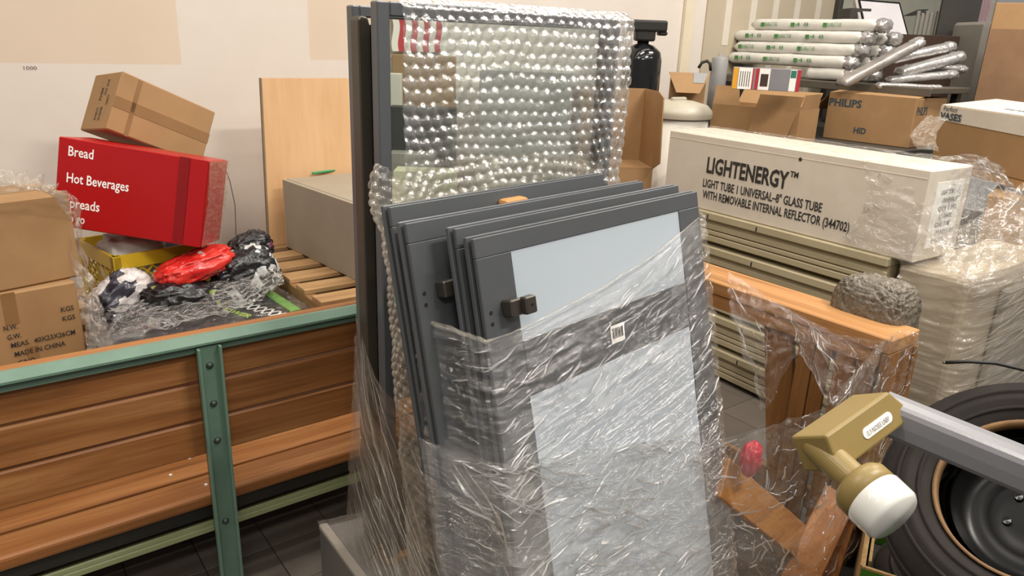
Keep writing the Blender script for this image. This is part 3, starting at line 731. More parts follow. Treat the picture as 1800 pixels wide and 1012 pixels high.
# bubble wrap over the tall glass panel
bwt = thing('bubble_wrap', 'clear bubble wrap sheet hanging over the tall glass panel', 'bubble wrap', (1.1, 1.47, 1.0))
RA = Euler(R3(0, 0, -1.9)).to_matrix(); OA = Vector((.754, 1.489, .121))
def bwf(u, v):
    # u from the left hem across the face and round the right edge, v down from the top fold
    x = .052 + u; y = -.014; n = Vector((0, -1, 0)); rip = .006 * noise.noise(Vector((u * 7, v * 7, 1))) + .006 * noise.noise(Vector((u * 16, v * 18, 5)))
    edge = wA + .018
    if x > edge:
        e = x - edge; ang = min(e / .03, 1.15); n = Vector((math.sin(ang), -math.cos(ang), 0))
        x = edge + .03 * math.sin(ang) + max(0, e - .0345) * math.cos(1.15) * .9; y = y + .03 * (1 - math.cos(ang)) + max(0, e - .0345) * .75
    z = hA + .02 - v
    if v < .03: y += (.03 - v) * 1.0; z -= (.03 - v) * .3
    rip += .012 * noise.noise(Vector((u * 3, v * 3, 9))) * (1 if u > .02 else .5)
    p = Vector((x, y, z)) + n * rip
    return OA + RA @ p, RA @ n
obj('bubble_sheet', bubble_sheet(bwf, .80, .58, .030, .0075, .0036), BUBBLE, bwt, world=True, smooth=True)
def bwg(u, v):
    x = .028 + u; z = 1.30 + .05 * math.sin(min(1, max(0, u / .62)) * math.pi) ** .6 - .02 * (u / .62) - v
    p = Vector((x, -.034 - .01 * noise.noise(Vector((u * 8, v * 8, 3))) , z - .121 ))
    return OA + RA @ p, RA @ Vector((0, -1, 0))
obj('folded_layer', bubble_sheet(bwg, .60, .40, .030, .010, .0042), BUBBLE2, bwt, world=True, smooth=True)
def bwh(u, v):
    # strip bunched between the tall panel and the leaning ones, seen edge-on from the left
    a = u / .11 * math.pi
    k = max(0, 1 - v / .16)
    x = .722 + .02 * (1 - math.sin(a)) + .010 * noise.noise(Vector((v * 14, u * 9, 2))) - .035 * k * math.sin(a) * (1 - k) * 4 + .08 * v * .35
    y = 1.47 - u - .02 * v
    z = 1.325 - v + .02 * math.sin(a)
    n = Vector((-1, -.3, 0)).normalized()
    return Vector((x, y - .10 * v * .6, z)), n
obj('bunched_strip', bubble_sheet(bwh, .11, 1.1, .022, .009, .0038), BUBBLE2, bwt, world=True, smooth=True)

# ================================================================== RIGHT BENCH / CRATE OF TIMBER
rx, rz_ = 2.14, .80
ya, yb = .937, 1.86
rbn = thing('wooden_bench_frame', 'orange-brown timber bench frame with slatted end beside the leaning panels', 'bench frame', (2.22, 1.4, 0))
obj('top_board', MB().bx(2.135, 2.31, ya, yb, .752, .80), ORANGEW, rbn, world=True, bevel=.004)
obj('apron', MB().bx(2.145, 2.165, ya + .03, yb - .02, .70, .7515), ORANGEW, rbn, world=True, bevel=.003)
obj('end_panel', MB().bx(2.135, 2.31, ya, ya + .022, 0.0, .7515), MIDW, rbn, world=True, bevel=.003)
obj('end_trim', MB().bx(2.285, 2.312, ya - .006, ya - .0002, 0.0, .75), MIDW, rbn, world=True, bevel=.002)
for y0, y1, m_ in ((.975, 1.035, MIDW), (1.045, 1.105, MIDW), (1.125, 1.175, MIDW), (1.18, 1.235, MIDW)):
    obj('side_slat', MB().bx(2.148, 2.166, y0, y1, .05, .6995), m_, rbn, world=True, bevel=.003)
obj('brace', MB().hexa([(2.17, 1.16, .05), (2.195, 1.16, .05), (2.195, 1.27, .05), (2.17, 1.27, .05), (2.17, 1.28, .70), (2.195, 1.28, .70), (2.195, 1.39, .70), (2.17, 1.39, .70)]), MIDW, rbn, world=True, bevel=.003)
obj('leg', MB().bx(2.15, 2.28, yb - .14, yb - .10, 0, .7515), MIDW, rbn, world=True, bevel=.003)
obj('lower_rail', MB().bx(2.168, 2.19, ya + .03, yb - .05, .10, .18), MIDW, rbn, world=True, bevel=.003)
def plank(label, pa, pb, w, th, mat, side, up=None):
    pa, pb = Vector(pa), Vector(pb); d = (pb - pa).normalized(); s_ = Vector(side); s_ = (s_ - d * s_.dot(d)).normalized(); n = d.cross(s_)
    m = MB().hexa([pa - s_ * w / 2 - n * th / 2, pa + s_ * w / 2 - n * th / 2, pa + s_ * w / 2 + n * th / 2, pa - s_ * w / 2 + n * th / 2,
                   pb - s_ * w / 2 - n * th / 2, pb + s_ * w / 2 - n * th / 2, pb + s_ * w / 2 + n * th / 2, pb - s_ * w / 2 + n * th / 2])
    return tag(obj('timber_plank', m, mat, bevel=.003), label, 'plank', 'loose planks inside the wrap')
plank('wide brown plank leaning low inside the film by the bench frame', at_z(1385, 1060, .05) , at_x(1478, 868, 2.06), .10, .022, wood('plank_a', '#7a4a26', '#96602f', '#ac7844', 2, .5), (1, -1, 0))
plank('narrow brown plank leaning beside the wide plank inside the film', at_z(1440, 1060, .03), at_x(1500, 868, 2.10), .055, .022, wood('plank_b', '#6a3f20', '#865428', '#9c6a3c', 2, .5), (1, -1, 0))
plank('brown plank sloping down behind the film beside the foremost panel', at_d(1268, 838, 1.98), at_z(1445, 985, .05), .11, .022, wood('plank_c', '#7a4e28', '#94632f', '#a87640', 0, .5), (0, .3, 1))
tag(obj('red_pouch', blob(at_d(1320, 806, 1.97), (.026, .02, .04), n=18, amp=.35, seed=2, power=.9), plain('magenta_red', '#a01428', '#ae1c34', .4), smooth=True), 'small magenta red pouch showing behind the film', 'pouch')

# ================================================================== STRETCH FILM AROUND THE STACK
sf = thing('stretch_wrap', 'clear stretch film wound round the leaning panels and bench frame', 'plastic film', (1.2, .9, .12))
def onp1(u, v, o=.014): return at_pl(u, v, T1 + NF * o, NF)
def p1pt(xl, z, o=.014):
    b = T1 + NF * o + XD * xl; return b - ZD * ((b.z - z) / ZD.z)
# front: left edges of panels, then across the front face
tops = [at_pl(722, 556, T1 - NF * .15, NF), at_pl(790, 578, T1 - NF * .06, NF), onp1(852, 600, .01), onp1(905, 582), onp1(980, 545), onp1(1060, 503), onp1(1150, 447), onp1(1240, 370, .01)]
bots = [p1pt(-.10, .13, -.15), p1pt(-.05, .13, -.06), p1pt(-.008, .13, .01), p1pt(.06, .13), p1pt(.20, .13), p1pt(.38, .13), p1pt(.58, .13), p1pt(W1 + .012, .13, .01)]
tops.append(tops[-1] + YD * .10 + XD * .02); bots.append(bots[-1] + YD * .10 + XD * .02)
net = [[a.lerp(b, k / 5) for a, b in zip(tops, bots)] for k in range(6)]
creased('front_sheet', sheet(net, 260, 240, .0040, (4.0, 44), 1), 260, 240, FILM, sf, 330, 1, slope=(-.32, .18), length=(.015, .10), r=(.0008, .0034), ur=(.1, .97), vr=(0.02, .55))
# rolled upper hem
hem = []
for i in range(len(tops) - 2):
    for k in range(6): hem.append(tops[i].lerp(tops[i + 1], k / 6))
hm = MB(); rr = [(.004 if i < 13 else .0016) * (1 + abs(noise.noise(Vector((i * .9, 0, 3))))) for i in range(len(hem))]
hm.tube([p + NF * .004 + Vector((0, 0, .004 * noise.noise(Vector((i * .7, 2, 0))))) for i, p in enumerate(hem)], rr, 7); hm.uv = [(i * .02, 0) for i in range(len(hm.v))]
obj('rolled_hem', hm, FILM_M, sf, world=True, smooth=True)
# second band, diagonal
t2 = [onp1(735, 770, -.12), onp1(868, 815, .012), onp1(960, 800, .02), onp1(1080, 785, .02), onp1(1180, 770, .02), onp1(1262, 740, .012)]
b2 = [p1pt(-.10, .13, -.12), p1pt(-.01, .13, .012), p1pt(.16, .13, .02), p1pt(.36, .13, .02), p1pt(.56, .13, .02), p1pt(W1 + .016, .13, .012)]
creased('band_sheet', sheet([[a.lerp(b, k / 4) for a, b in zip(t2, b2)] for k in range(5)], 220, 160, .007, (5, 26), 6), 220, 160, FILM, sf, 520, 2, slope=(.18, .35), length=(.015, .16), r=(.0008, .0040), ur=(.08, 1), vr=(0, .75))
# left: from the tall panels forward to the leaning ones
t3 = [at_y(628, 520, 1.64), at_y(640, 610, 1.56), at_y(672, 680, 1.42), at_y(735, 740, 1.16), onp1(862, 815, .016)]
b3 = [Vector((.70, 1.66, .13)), Vector((.70, 1.56, .13)), Vector((.70, 1.36, .13)), p1pt(-.11, .13, -.13), p1pt(-.012, .13, .016)]
creased('side_sheet', sheet([[a.lerp(b, k / 4) for a, b in zip(t3, b3)] for k in range(5)], 120, 160, .003, (3, 18), 4), 120, 160, FILM_L, sf, 170, 3, FOLD_S, slope=(.75, .12), length=(.15, .5), r=(.0008, .0025), wob=.012)
obj('side_sheet', sheet([[a.lerp(b, k / 4) + Vector((-.012, .0, -.10)) if k < 4 else b + Vector((-.012, 0, 0)) for a, b in zip(t3, b3)] for k in range(5)], 90, 120, .004, (4, 14), 14), FILM_L, sf, world=True, smooth=True)
# right: from the foremost panel across to the bench frame
bn = Vector((2.12, ya - .015, 0))
t4 = [onp1(1225, 800, .015), onp1(1262, 775, .02), at_d(1370, 745, 1.72), at_d(1470, 700, 1.85), at_y(1562, 592, ya - .012), at_y(1616, 584, ya - .01)]
b4 = [p1pt(W1 - .02, .13, .02), p1pt(W1 + .03, .13, .0), Vector((1.75, .84, .05)), Vector((1.95, .88, .05)), Vector((2.12, ya - .03, .05)), Vector((2.33, ya - .02, .05))]
creased('right_sheet', sheet([[a.lerp(b, k / 4) for a, b in zip(t4, b4)] for k in range(5)], 200, 180, .011, (8, 12), 11), 200, 180, FILM_C, sf, 330, 4, slope=(-.9, .7), length=(.01, .12), r=(.0008, .0038), wob=.012)
# loose flap hanging off the bench board
fx = 2.115
creased('loose_flap', sheet([[at_x(1278, 478, fx), at_x(1330, 510, fx), at_x(1385, 545, fx), at_x(1470, 585, fx), at_x(1555, 600, fx)], [at_x(1285, 560, fx - .02), at_x(1335, 610, fx - .03), at_x(1400, 600, fx - .01), at_x(1465, 650, fx - .02), at_x(1540, 640, fx)], [at_x(1325, 640, fx), at_x(1340, 725, fx - .04), at_x(1402, 620, fx - .03), at_x(1465, 720, fx - .03), at_x(1530, 680, fx - .01)]], 110, 60, .016, (7, 5), 17), 110, 60, FILM_C, sf, 110, 5, slope=(1.1, .4), length=(.02, .16), r=(.0008, .0024), wob=.01)

# wrapped block on the floor left of the stack
wbk = thing('wrapped_block', 'low grey film-wrapped block on the floor between bench and panel stack', 'bundle', (.66, 1.5, 0))
kA, kB, kC = at_z(560, 922, .26), at_z(655, 900, .26), at_z(626, 1012, .26)
dx = (kB - kA); dy = (kC - kA)
kpts = [kA, kA + dx * 1.0, kA + dx * 1.0 + dy * 1.35, kA + dy * 1.35]
cy0 = sum((p.y for p in kpts)) / 4
obj('body', MB().hexa([(p.x, p.y, .0) for p in (kpts[3], kpts[2], kpts[1], kpts[0])] + [(p.x, p.y, .255) for p in (kpts[3], kpts[2], kpts[1], kpts[0])]), plain('grey_board', '#5d5a57', '#6b6762', .5), wbk, world=True, bevel=.006)
obj('corner_board', MB().hexa([(p.x, p.y, .245) for p in (kpts[3], kpts[3] + dx * .16, kpts[0] + dx * .16, kpts[0])] + [(p.x, p.y, .262) for p in (kpts[3], kpts[3] + dx * .16, kpts[0] + dx * .16, kpts[0])]), plain('pale_corner', '#8f887d', '#9c958a', .5), wbk, world=True, bevel=.003)
obj('wood_piece', MB().hexa([(p.x, p.y, .2555) for p in (kA + dy * .95 + dx * .55, kA + dy * .95 + dx * .98, kA + dy * .55 + dx * .98, kA + dy * .6 + dx * .65)] + [(p.x, p.y, .275) for p in (kA + dy * .95 + dx * .55, kA + dy * .95 + dx * .98, kA + dy * .55 + dx * .98, kA + dy * .6 + dx * .65)]), plain('splintered_wood', '#a8703a', '#bb854c', .6), wbk, world=True, bevel=.002)
up_ = Vector((0, 0, .014))
obj('film_cover', sheet([[kA + up_ - dx * .03, kA + dx * .5 + up_, kB + up_], [kA + dy * .6 + up_ - dx * .03, kA + dx * .5 + dy * .6 + up_ * 1.6, kB + dy * .6 + up_], [kA + dy * 1.35 + up_ - dx * .03, kA + dx * .5 + dy * 1.35 + up_, kB + dy * 1.35 + up_]], 50, 70, .005, (4, 9), 21), FILM_L, wbk, world=True, smooth=True)
obj('wire_tie', MB().tube([kA + dy * .9 + dx * .3 + up_ * 1.3, kA + dy * .8 + dx * .5 + up_ * 2.2, kA + dy * .83 + dx * .7 + up_ * 1.6, kA + dy * .7 + dx * .95 + up_ * 1.8], .0025, 6), BLACK, wbk, world=True, smooth=True)

# ================================================================== LIGHT-TUBE CARTON ON BEIGE FIXTURES
LEZ = .839
le = carton('long_white_carton', 'long off-white carton with black light-tube print lying on beige fixtures', (2.952, 2.592, LEZ), R3(0, 0, -91.9), (1.331, .322, .361), KRAFTW, bevel=.006)
fr_ = lambda u, v: wm(le).inverted() @ at_pl(u, v, wm(le) @ Vector((0, 0, 0)), (wm(le).to_3x3() @ Vector((0, -1, 0))))
def le_text(s, uv0, uv1, size, bold):
    a, b = fr_(*uv0), fr_(*uv1); d = Vector((b.x - a.x, 0, b.z - a.z))
    lettering(s, size, (a.x, 0, a.z), d, (-d.z, 0, d.x), INK, le, fit=d.length, bold=bold, eps=.002)
le_text('LIGHTENERGY', (1241, 302), (1384, 332), .105, .03)
le_text('TM', (1389, 310), (1403, 313), .035, .03)
le_text('LIGHT TUBE 1 UNIVERSAL–8" GLASS TUBE', (1235, 327), (1444, 373), .056, .02)
le_text('WITH REMOVABLE INTERNAL REFLECTOR (344702)', (1235, 347), (1492, 408), .056, .02)
hp = fr_(1407, 280)
obj('hole', MB().lathe([(0, .002), (.008, .0015), (.009, 0)], 12, Matrix.Translation((hp.x, .0, hp.z)) @ Matrix.Rotation(math.radians(90), 4, 'X')), INK, le)
obj('edge_seam', MB().bx(0.01, 1.32, -.0012, .0, .325, .3275), KRAFTW, le)
obj('end_label', MB().bx(1.331, 1.333, .06, .27, .05, .31), STICK, le)
for k in range(7):
    lettering(('LIGHT TUBE', 'UNIVERSAL 8"', 'QTY 1 PC', 'LOT 0344702', 'GLASS TUBE', 'MADE IN', 'REFLECTOR')[k], .026, (1.333, .10 + (k % 2) * .02, .26 - k * .032), (0, 1, 0), (0, 0, 1), INK, le, fit=.10 + .02 * (k % 3))
# beige fixtures underneath
nfix = 5
fh = LEZ / nfix
for k in range(nfix):
    z0 = k * fh
    t = thing('light_fixture', 'long ridged beige metal light fixture, %s' % ('lowest of the stack on the floor', 'second from the floor in its stack', 'middle one of the stack of five', 'second below the white carton', 'directly under the white carton')[k], 'light fixture', (2.945, 2.60, z0), R3(0, 0, -91.9), 'beige fixtures stacked under the white carton')
    obj('housing', MB().bx(0, 1.25, .012, .31, .021, fh - .0376).bx(0, 1.25, .075, .30, .0, .021), BEIGEM, t)
    for j, (za, zb) in enumerate(((.022, .052), (.056, .078), (.082, .108))):
        obj('ridge', MB().bx(0, 1.25, .0, .0119, za, zb), BEIGEM, t, bevel=.004)
    obj('lip', MB().bx(-.002, 1.252, -.012, .32, fh - .0375, fh - .0005), BEIGEM, t, bevel=.004)
    for x in (.33, .62):
        obj('notch', MB().bx(x, x + .006, -.0132, -.012, fh - .034, fh - .012), BLACK, t)
# wad of crumpled brownish film at the near end of the fixtures
wad = blob(at_d(1532, 568, 2.45), (.09, .12, .15), n=80, amp=.06, freq=14, seed=4, power=.5)
tag(obj('crumpled_film_wad', wad, plain('grey_brown_film', '#4f493f', '#7d7466', .35, nscale=60, bump=1.0, bscale=130, spec=.6), smooth=True), 'grey-brown wad of crumpled shiny film at the end of beige fixtures', 'plastic film')
# tall wrapped pallet load under the near end of the carton
wl = thing('wrapped_load', 'tall pale load wrapped in milky stretch film beside the tyre', 'bundle', (3.3, 1.0, 0))
obj('cartons', MB().bx(2.93, 3.75, 1.06, 1.32, .12, .82), plain('pale_wrapped_carton', '#a89b86', '#b9ad99', .6), wl, world=True, bevel=.02, seg=2)
obj('base', MB().bx(2.95, 3.75, 1.07, 1.32, 0, .12), PALLW, wl, world=True)
obj('grey_carton', MB().bx(3.24, 3.78, 1.02, 1.058, .12, .74), plain('grey_wrapped_carton', '#8d8880', '#9a958d', .6), wl, world=True, bevel=.01)
ft = [Vector((2.89, 1.30, .84)), Vector((2.90, 1.12, .85)), Vector((2.92, 1.03, .86)), Vector((3.1, .985, .87)), Vector((3.4, .97, .90)), Vector((3.80, 1.0, .98))]
fb = [Vector((2.90, 1.30, .02)), Vector((2.90, 1.12, .02)), Vector((2.91, 1.0, .02)), Vector((3.1, .97, .02)), Vector((3.4, .96, .02)), Vector((3.82, .98, .02))]
creased('film_cover', sheet([[a.lerp(b, k / 4) for a, b in zip(ft, fb)] for k in range(5)], 180, 140, .008, (4, 26), 31), 180, 140, FILM_M, wl, 240, 10, FOLD_S, slope=(-.12, .12), length=(.1, .5), r=(.001, .0035), wob=.01)
creased('film_cover', sheet([[Vector((2.93, 1.26, .97)), Vector((3.1, 1.25, .96)), Vector((3.35, 1.24, .98)), Vector((3.75, 1.22, 1.12))], [Vector((2.91, 1.15, .87)), Vector((3.1, 1.10, .88)), Vector((3.4, 1.08, .91)), Vector((3.78, 1.06, 1.02))], [Vector((2.90, 1.04, .80)), Vector((3.1, .97, .80)), Vector((3.4, .95, .82)), Vector((3.82, .96, .88))]], 120, 80, .014, (8, 8), 33), 120, 80, FILM_M, wl, 140, 11, slope=(-.1, .5), length=(.01, .1), r=(.001, .003))
# film trailing off the carton's end
tf = thing('carton_end_film', 'torn clear stretch film trailing from the near end of the white carton', 'plastic film', (2.95, 1.26, LEZ))
lep = lambda x, y, z: wm(le) @ Vector((x, y, z))
creased('film_sheet', sheet([[lep(1.05, -.006, .375), lep(1.25, .05, .378), lep(1.35, .20, .38), lep(1.36, .36, .40)], [lep(1.10, -.01, .2), lep(1.335, -.004, .2), lep(1.345, .18, .2), lep(1.36, .42, .26)], [lep(1.02, -.012, .02), lep(1.34, -.012, .0), lep(1.36, .18, -.01), lep(1.42, .52, .06)]], 110, 90, .012, (8, 9), 41), 110, 90, FILM_C, tf, 170, 7, slope=(.9, .6), length=(.01, .09), r=(.0009, .0028))
creased('film_sheet', sheet([[lep(1.2, .30, .37), lep(1.3, .36, .40), lep(1.38, .45, .36)], [lep(1.28, .30, .27), lep(1.40, .40, .24), lep(1.48, .55, .20)], [lep(1.33, .2, .02), lep(1.46, .45, .02), lep(1.60, .75, .0)]], 90, 90, .022, (7, 7), 43), 90, 90, FILM_C, tf, 170, 8, slope=(.9, .6), length=(.01, .12), r=(.0009, .0030))
obj('film_tail', sheet([[at_d(1612, 262, 2.92), at_d(1650, 266, 2.92)], [at_d(1600, 240, 2.92), at_d(1644, 244, 2.94)], [at_d(1618, 215, 2.95), at_d(1655, 220, 2.95)], [at_d(1632, 203, 2.99), at_d(1670, 209, 2.97)]], 30, 40, .006, (3, 4), 45), FILM_M, tf, world=True, smooth=True)
creased('film_sheet', sheet([[lep(.0, .01, .366), lep(.5, .01, .366), lep(1.0, .01, .368), lep(1.28, .01, .37)], [lep(.02, .16, .372), lep(.5, .16, .370), lep(1.0, .16, .374), lep(1.3, .16, .378)], [lep(.02, .30, .368), lep(.5, .31, .372), lep(1.0, .31, .374), lep(1.3, .31, .38)]], 140, 40, .006, (10, 5), 47), 140, 40, FILM_C, tf, 60, 9, slope=(0, .5), length=(.01, .05), r=(.0009, .0026))

# ================================================================== BACKGROUND RIGHT
tb = thing('storage_table', 'long steel-legged table under the open cartons by the drywall', 'table', (4.6, 2.4, 0))
obj('tabletop', MB().bx(3.74, 6.75, 2.08, 3.55, 1.047, 1.082), DKGREY, tb, world=True, bevel=.004)
for x in (3.80, 6.68):
    for y in (2.2, 3.48): obj('leg', MB().bx(x - .03, x + .03, y - .03, y + .03, 0, 1.0468), STEELD, tb, world=True)
TZ = 1.083
ph = carton('carton', 'brown lamp carton with dark printed brand name and taped corner on the table', (4.50, 2.668, TZ), R3(0, 0, -87.9), (.569, .432, .300), CARD, bevel=.004,
    text=[('PHILIPS', .066, 'front', .006, .215, .225, INKN), ('HID', .052, 'front', .205, .055, .085, INKN), ('PHILIPS', .07, 'right', .02, .20, .15, INKN)])
ph.scale = (.95, .95, .95)
obj('flap', MB().hexa([(0, 0, .300), (.569, 0, .300), (.569, .006, .300), (0, .006, .300), (.01, .17, .318), (.56, .17, .312), (.56, .174, .316), (.01, .174, .322)]), CARD, ph)
obj('flap', MB().hexa([(.02, .432, .300), (.55, .432, .300), (.55, .438, .300), (.02, .438, .300), (.02, .56, .26), (.5, .56, .25), (.5, .566, .25), (.02, .566, .26)]), CARD, ph)
obj('flap', MB().hexa([(0, .02, .298), (0, .41, .298), (.004, .41, .302), (.004, .02, .302), (-.13, .05, .18), (-.13, .38, .18), (-.125, .38, .176), (-.125, .05, .176)]), CARD, ph)
# open carton with raised flaps
oc = thing('open_carton', 'open brown carton with flaps up, next to the lamp carton', 'box', (3.755, 2.98, TZ), R3(0, 0, -76))
oc.scale = (.95, .95, .95)
def openbox(t, a, b, c, mat, th=.005, inner=CARD):
    obj('wall', MB().bx(0, a, 0, th, 0, c), mat, t); obj('wall', MB().bx(0, a, b - th, b, 0, c), mat, t)
    obj('wall', MB().bx(0, th, th, b - th, 0, c), mat, t); obj('wall', MB().bx(a - th, a, th, b - th, 0, c), mat, t)
    obj('bottom', MB().bx(th, a - th, th, b - th, 0, th), mat, t)
openbox(oc, .56, .36, .21, CARD)
obj('flap', MB().hexa([(0, 0, .21), (.18, 0, .21), (.18, .005, .21), (0, .005, .21), (.0, .03, .325), (.15, .03, .325), (.15, .035, .325), (.0, .035, .325)]), CARD, oc)
obj('flap', MB().hexa([(.26, -.02, .05), (.50, -.02, .03), (.50, -.015, .03), (.26, -.015, .05), (.30, .01, .29), (.57, .01, .29), (.57, .015, .29), (.30, .015, .29)]), CARD, oc)
obj('flap', MB().hexa([(0.02, .355, .21), (.54, .355, .21), (.54, .36, .21), (.02, .36, .21), (.02, .44, .30), (.54, .44, .30), (.54, .445, .30), (.02, .445, .30)]), CARD, oc)
obj('flap', MB().hexa([(.555, .02, .21), (.555, .34, .21), (.56, .34, .21), (.56, .02, .21), (.565, .04, .30), (.565, .32, .30), (.57, .32, .30), (.57, .04, .30)]), CARD, oc)
pb1 = at_y(1286, 157, 2.72)
lb = thing('bulb_box', 'small grey lamp box with red, yellow and white bands on the open carton', 'box', (3.80, 2.93, 1.345), R3(0, 0, -40))
sb = at_d(1286, 156, 4.1); eb = at_d(1404, 159, 4.02)
lb.location = (sb.x, sb.y, sb.z); lb.rotation_euler = (0, 0, math.atan2(eb.y - sb.y, eb.x - sb.x)); L_ = (eb - sb).length; hb = .116
obj('body', MB().bx(0, L_, 0, .12, 0, hb), plain('grey_print', '#77767a', '#828186', .45), lb, bevel=.002)
for x0_, x1_, m_ in ((.0, .025, plain('yellow_print', '#d99a24', '#e0a630', .45)), (.028, .10, STICK), (.10, .108, plain('red_print', '#a8242e', '#b42c36', .45)), (.118, .134, plain('red_print', '#a8242e', '#b42c36', .45)), (.137, .193, STICK), (L_ - .055, L_ - .022, STICK), (L_ - .018, L_, plain('red_print', '#a8242e', '#b42c36', .45))):
    obj('print_band', MB().bx(x0_, x1_, -.001, .0, .002, hb - .002), m_, lb)
for k in range(5): obj('bar', MB().bx(.036 + k * .012, .040 + k * .012, -.0016, -.001, .015, hb - .02), INK, lb)
obj('bulb_picture', MB().bx(.145, .185, -.0016, -.001, .02, hb - .03), DKBROWN, lb)
obj('green_band', MB().bx(L_ - .053, L_ - .024, -.0016, -.001, hb - .045, hb - .006), plain('teal_print', '#2c6a58', '#347664', .4), lb)
# large carton at the right with a white printed lid flap
kc = at_z(1664, 193, 1.28); ang = math.radians(56.7 - 180)
rc = thing('large_carton', 'large brown carton with white printed lid flap behind the wrapped load', 'box', (kc.x - .9, kc.y - .75, .0))
d1 = Vector((math.cos(ang), math.sin(ang), 0)); n1 = Vector((-d1.y, d1.x, 0))     # along the face; away from camera
K0 = at_d(1655, 192, 4.05); zt = K0.z; K0.z = 0
bot = at_d(1756, 311, 3.55).z
pts = [K0, K0 + d1 * 1.0, K0 + d1 * 1.0 + n1 * .5, K0 + n1 * .5]
rc.location = (K0.x, K0.y, bot)
obj('body', MB().hexa([(p.x, p.y, bot) for p in pts] + [(p.x, p.y, zt) for p in pts]), CARD, rc, world=True, bevel=.005)
fp = [K0 + Vector((0, 0, zt)), K0 + d1 * 1.0 + Vector((0, 0, zt))]
nf = -n1
obj('lid_flap', MB().hexa([fp[0] + nf * .004 - Vector((0, 0, .055)), fp[1] + nf * .004 - Vector((0, 0, .07)), fp[1] + Vector((0, 0, -.07)), fp[0] + Vector((0, 0, -.055)), fp[0] + nf * .006 + Vector((0, 0, .02)), fp[1] + nf * .006 + Vector((0, 0, .02)), fp[1] + Vector((0, 0, .02)), fp[0] + Vector((0, 0, .02))]), KRAFTW, rc, world=True)
obj('lid_top', MB().hexa([fp[0] + Vector((0, 0, .021)), fp[1] + Vector((0, 0, .021)), fp[1] + n1 * .3 + Vector((0, 0, .05)), fp[0] + n1 * .3 + Vector((0, 0, .06)), fp[0] + Vector((0, 0, .026)), fp[1] + Vector((0, 0, .026)), fp[1] + n1 * .3 + Vector((0, 0, .055)), fp[0] + n1 * .3 + Vector((0, 0, .065))]), KRAFTW, rc, world=True)
lettering('Perfect', .036, fp[0] + d1 * .03 + nf * .008 + Vector((0, 0, -.004)), d1, (0, 0, 1), INKN, rc, world=True, fit=.12)
lettering('VASES', .05, fp[0] + d1 * .015 + nf * .008 + Vector((0, 0, -.048)), d1, (0, 0, 1), INKN, rc, world=True, fit=.18, bold=.03)
lettering('fragile', .05, fp[0] + d1 * .36 + n1 * .08 + Vector((0, 0, .0365)), d1, n1, plain('blue_ink', '#5a6c94', '#6676a0', .5), rc, world=True, fit=.17, bold=.03)
rcs = thing('support_stand', 'stand under the large brown carton', 'stand', (K0.x, K0.y, 0))
obj('stand_top', MB().hexa([(p.x, p.y, bot - .04) for p in pts] + [(p.x, p.y, bot - .001) for p in pts]), PALLW, rcs, world=True)
for p in pts:
    q = p.lerp(sum(pts, Vector((0, 0, 0))) / 4, .1); obj('leg', MB().bx(q.x - .03, q.x + .03, q.y - .03, q.y + .03, 0, bot - .0402), PALLY, rcs, world=True)
# right-edge cartons behind the film
rc2 = carton('carton', 'brown carton beside the wrapped load, its top edge below the large carton', (3.84, 1.40, .0), R3(0, 0, -75), (.30, .4, 1.0), CARD, bevel=.005)
rc3 = carton('carton', 'small orange-brown carton at the foot of the wrapped load near the black cable', (2.72, .54, .0), R3(0, 0, -80), (.34, .2, .60), CARD, bevel=.005)

# tall flat carton leaning far right
tc0, tc1 = at_d(1715, 165, 4.9), at_d(1741, 8, 4.9)
tcx = thing('tall_flat_carton', 'tall flattened brown carton standing upright at the end of the table', 'box', (tc0.x, tc0.y, TZ))
vx = (at_d(1850, 165, 4.7) - tc0); vx.z = 0; vx.normalize(); vn = Vector((-vx.y, vx.x, 0))
tp = [tc0, tc0 + vx * .55, tc0 + vx * .55 + vn * .06, tc0 + vn * .06]
zt0 = tc1.z
obj('body', MB().hexa([(p.x, p.y, TZ) for p in tp] + [(p.x + .0, p.y, zt0) for p in tp]), CARD, tcx, world=True, bevel=.003)
zz = at_d(1760, 52, 4.85).z
obj('lower_band', MB().hexa([(p.x - vn.x * e, p.y - vn.y * e, TZ + .13) for p, e in ((tp[0], .002), (tp[1], .002), (tp[1], 0), (tp[0], 0))] + [(p.x - vn.x * e, p.y - vn.y * e, zz) for p, e in ((tp[0], .002), (tp[1], .002), (tp[1], 0), (tp[0], 0))]), BROWNBAND, tcx, world=True)  # darker brown band across the lower part of the front face
# grey slabs beside it
for k, (u0, u1, m_, vt, lab) in enumerate(((1697, 1709, GREYPAN, 38, 'pale grey slab with rounded top standing upright by dark board'), (1712, 1736, GREYPAN, 38, 'wide grey slab standing upright beside the tall flat carton'))):
    a, b = at_d(u0 + 6, 160, 5.15), at_d(u1 + 6, 160, 5.15); top = at_d(u0, vt, 5.15).z
    d = (b - a); d.z = 0; w_ = d.length; d.normalize(); n = Vector((-d.y, d.x, 0))
    m = MB().poly([Vector((a.x, a.y, TZ)), Vector((b.x, b.y, TZ)), Vector((b.x, b.y, top - .01)), Vector((b.x, b.y, top)) - d * .015, Vector((a.x, a.y, top)) + d * .015, Vector((a.x, a.y, top - .02))], n * .35)
    tag(obj('grey_slab', m, m_), lab, 'slab')
a, b = at_d(1700, 60, 5.6), at_d(1737, 60, 5.6); d = (b - a); d.z = 0; d.normalize(); n = Vector((-d.y, d.x, 0)); top = 2.1
gp = thing('grey_locker_panel', 'tall grey panel with hanging decals standing behind the grey slabs', 'panel', (a.x, a.y, TZ))
obj('face_sheet', MB().poly([(a.x, a.y, TZ), (b.x, b.y, TZ), (b.x, b.y, top), (a.x, a.y, top)], n * .03), plain('grey_steel', '#8b8680', '#969189', .4), gp, world=True)
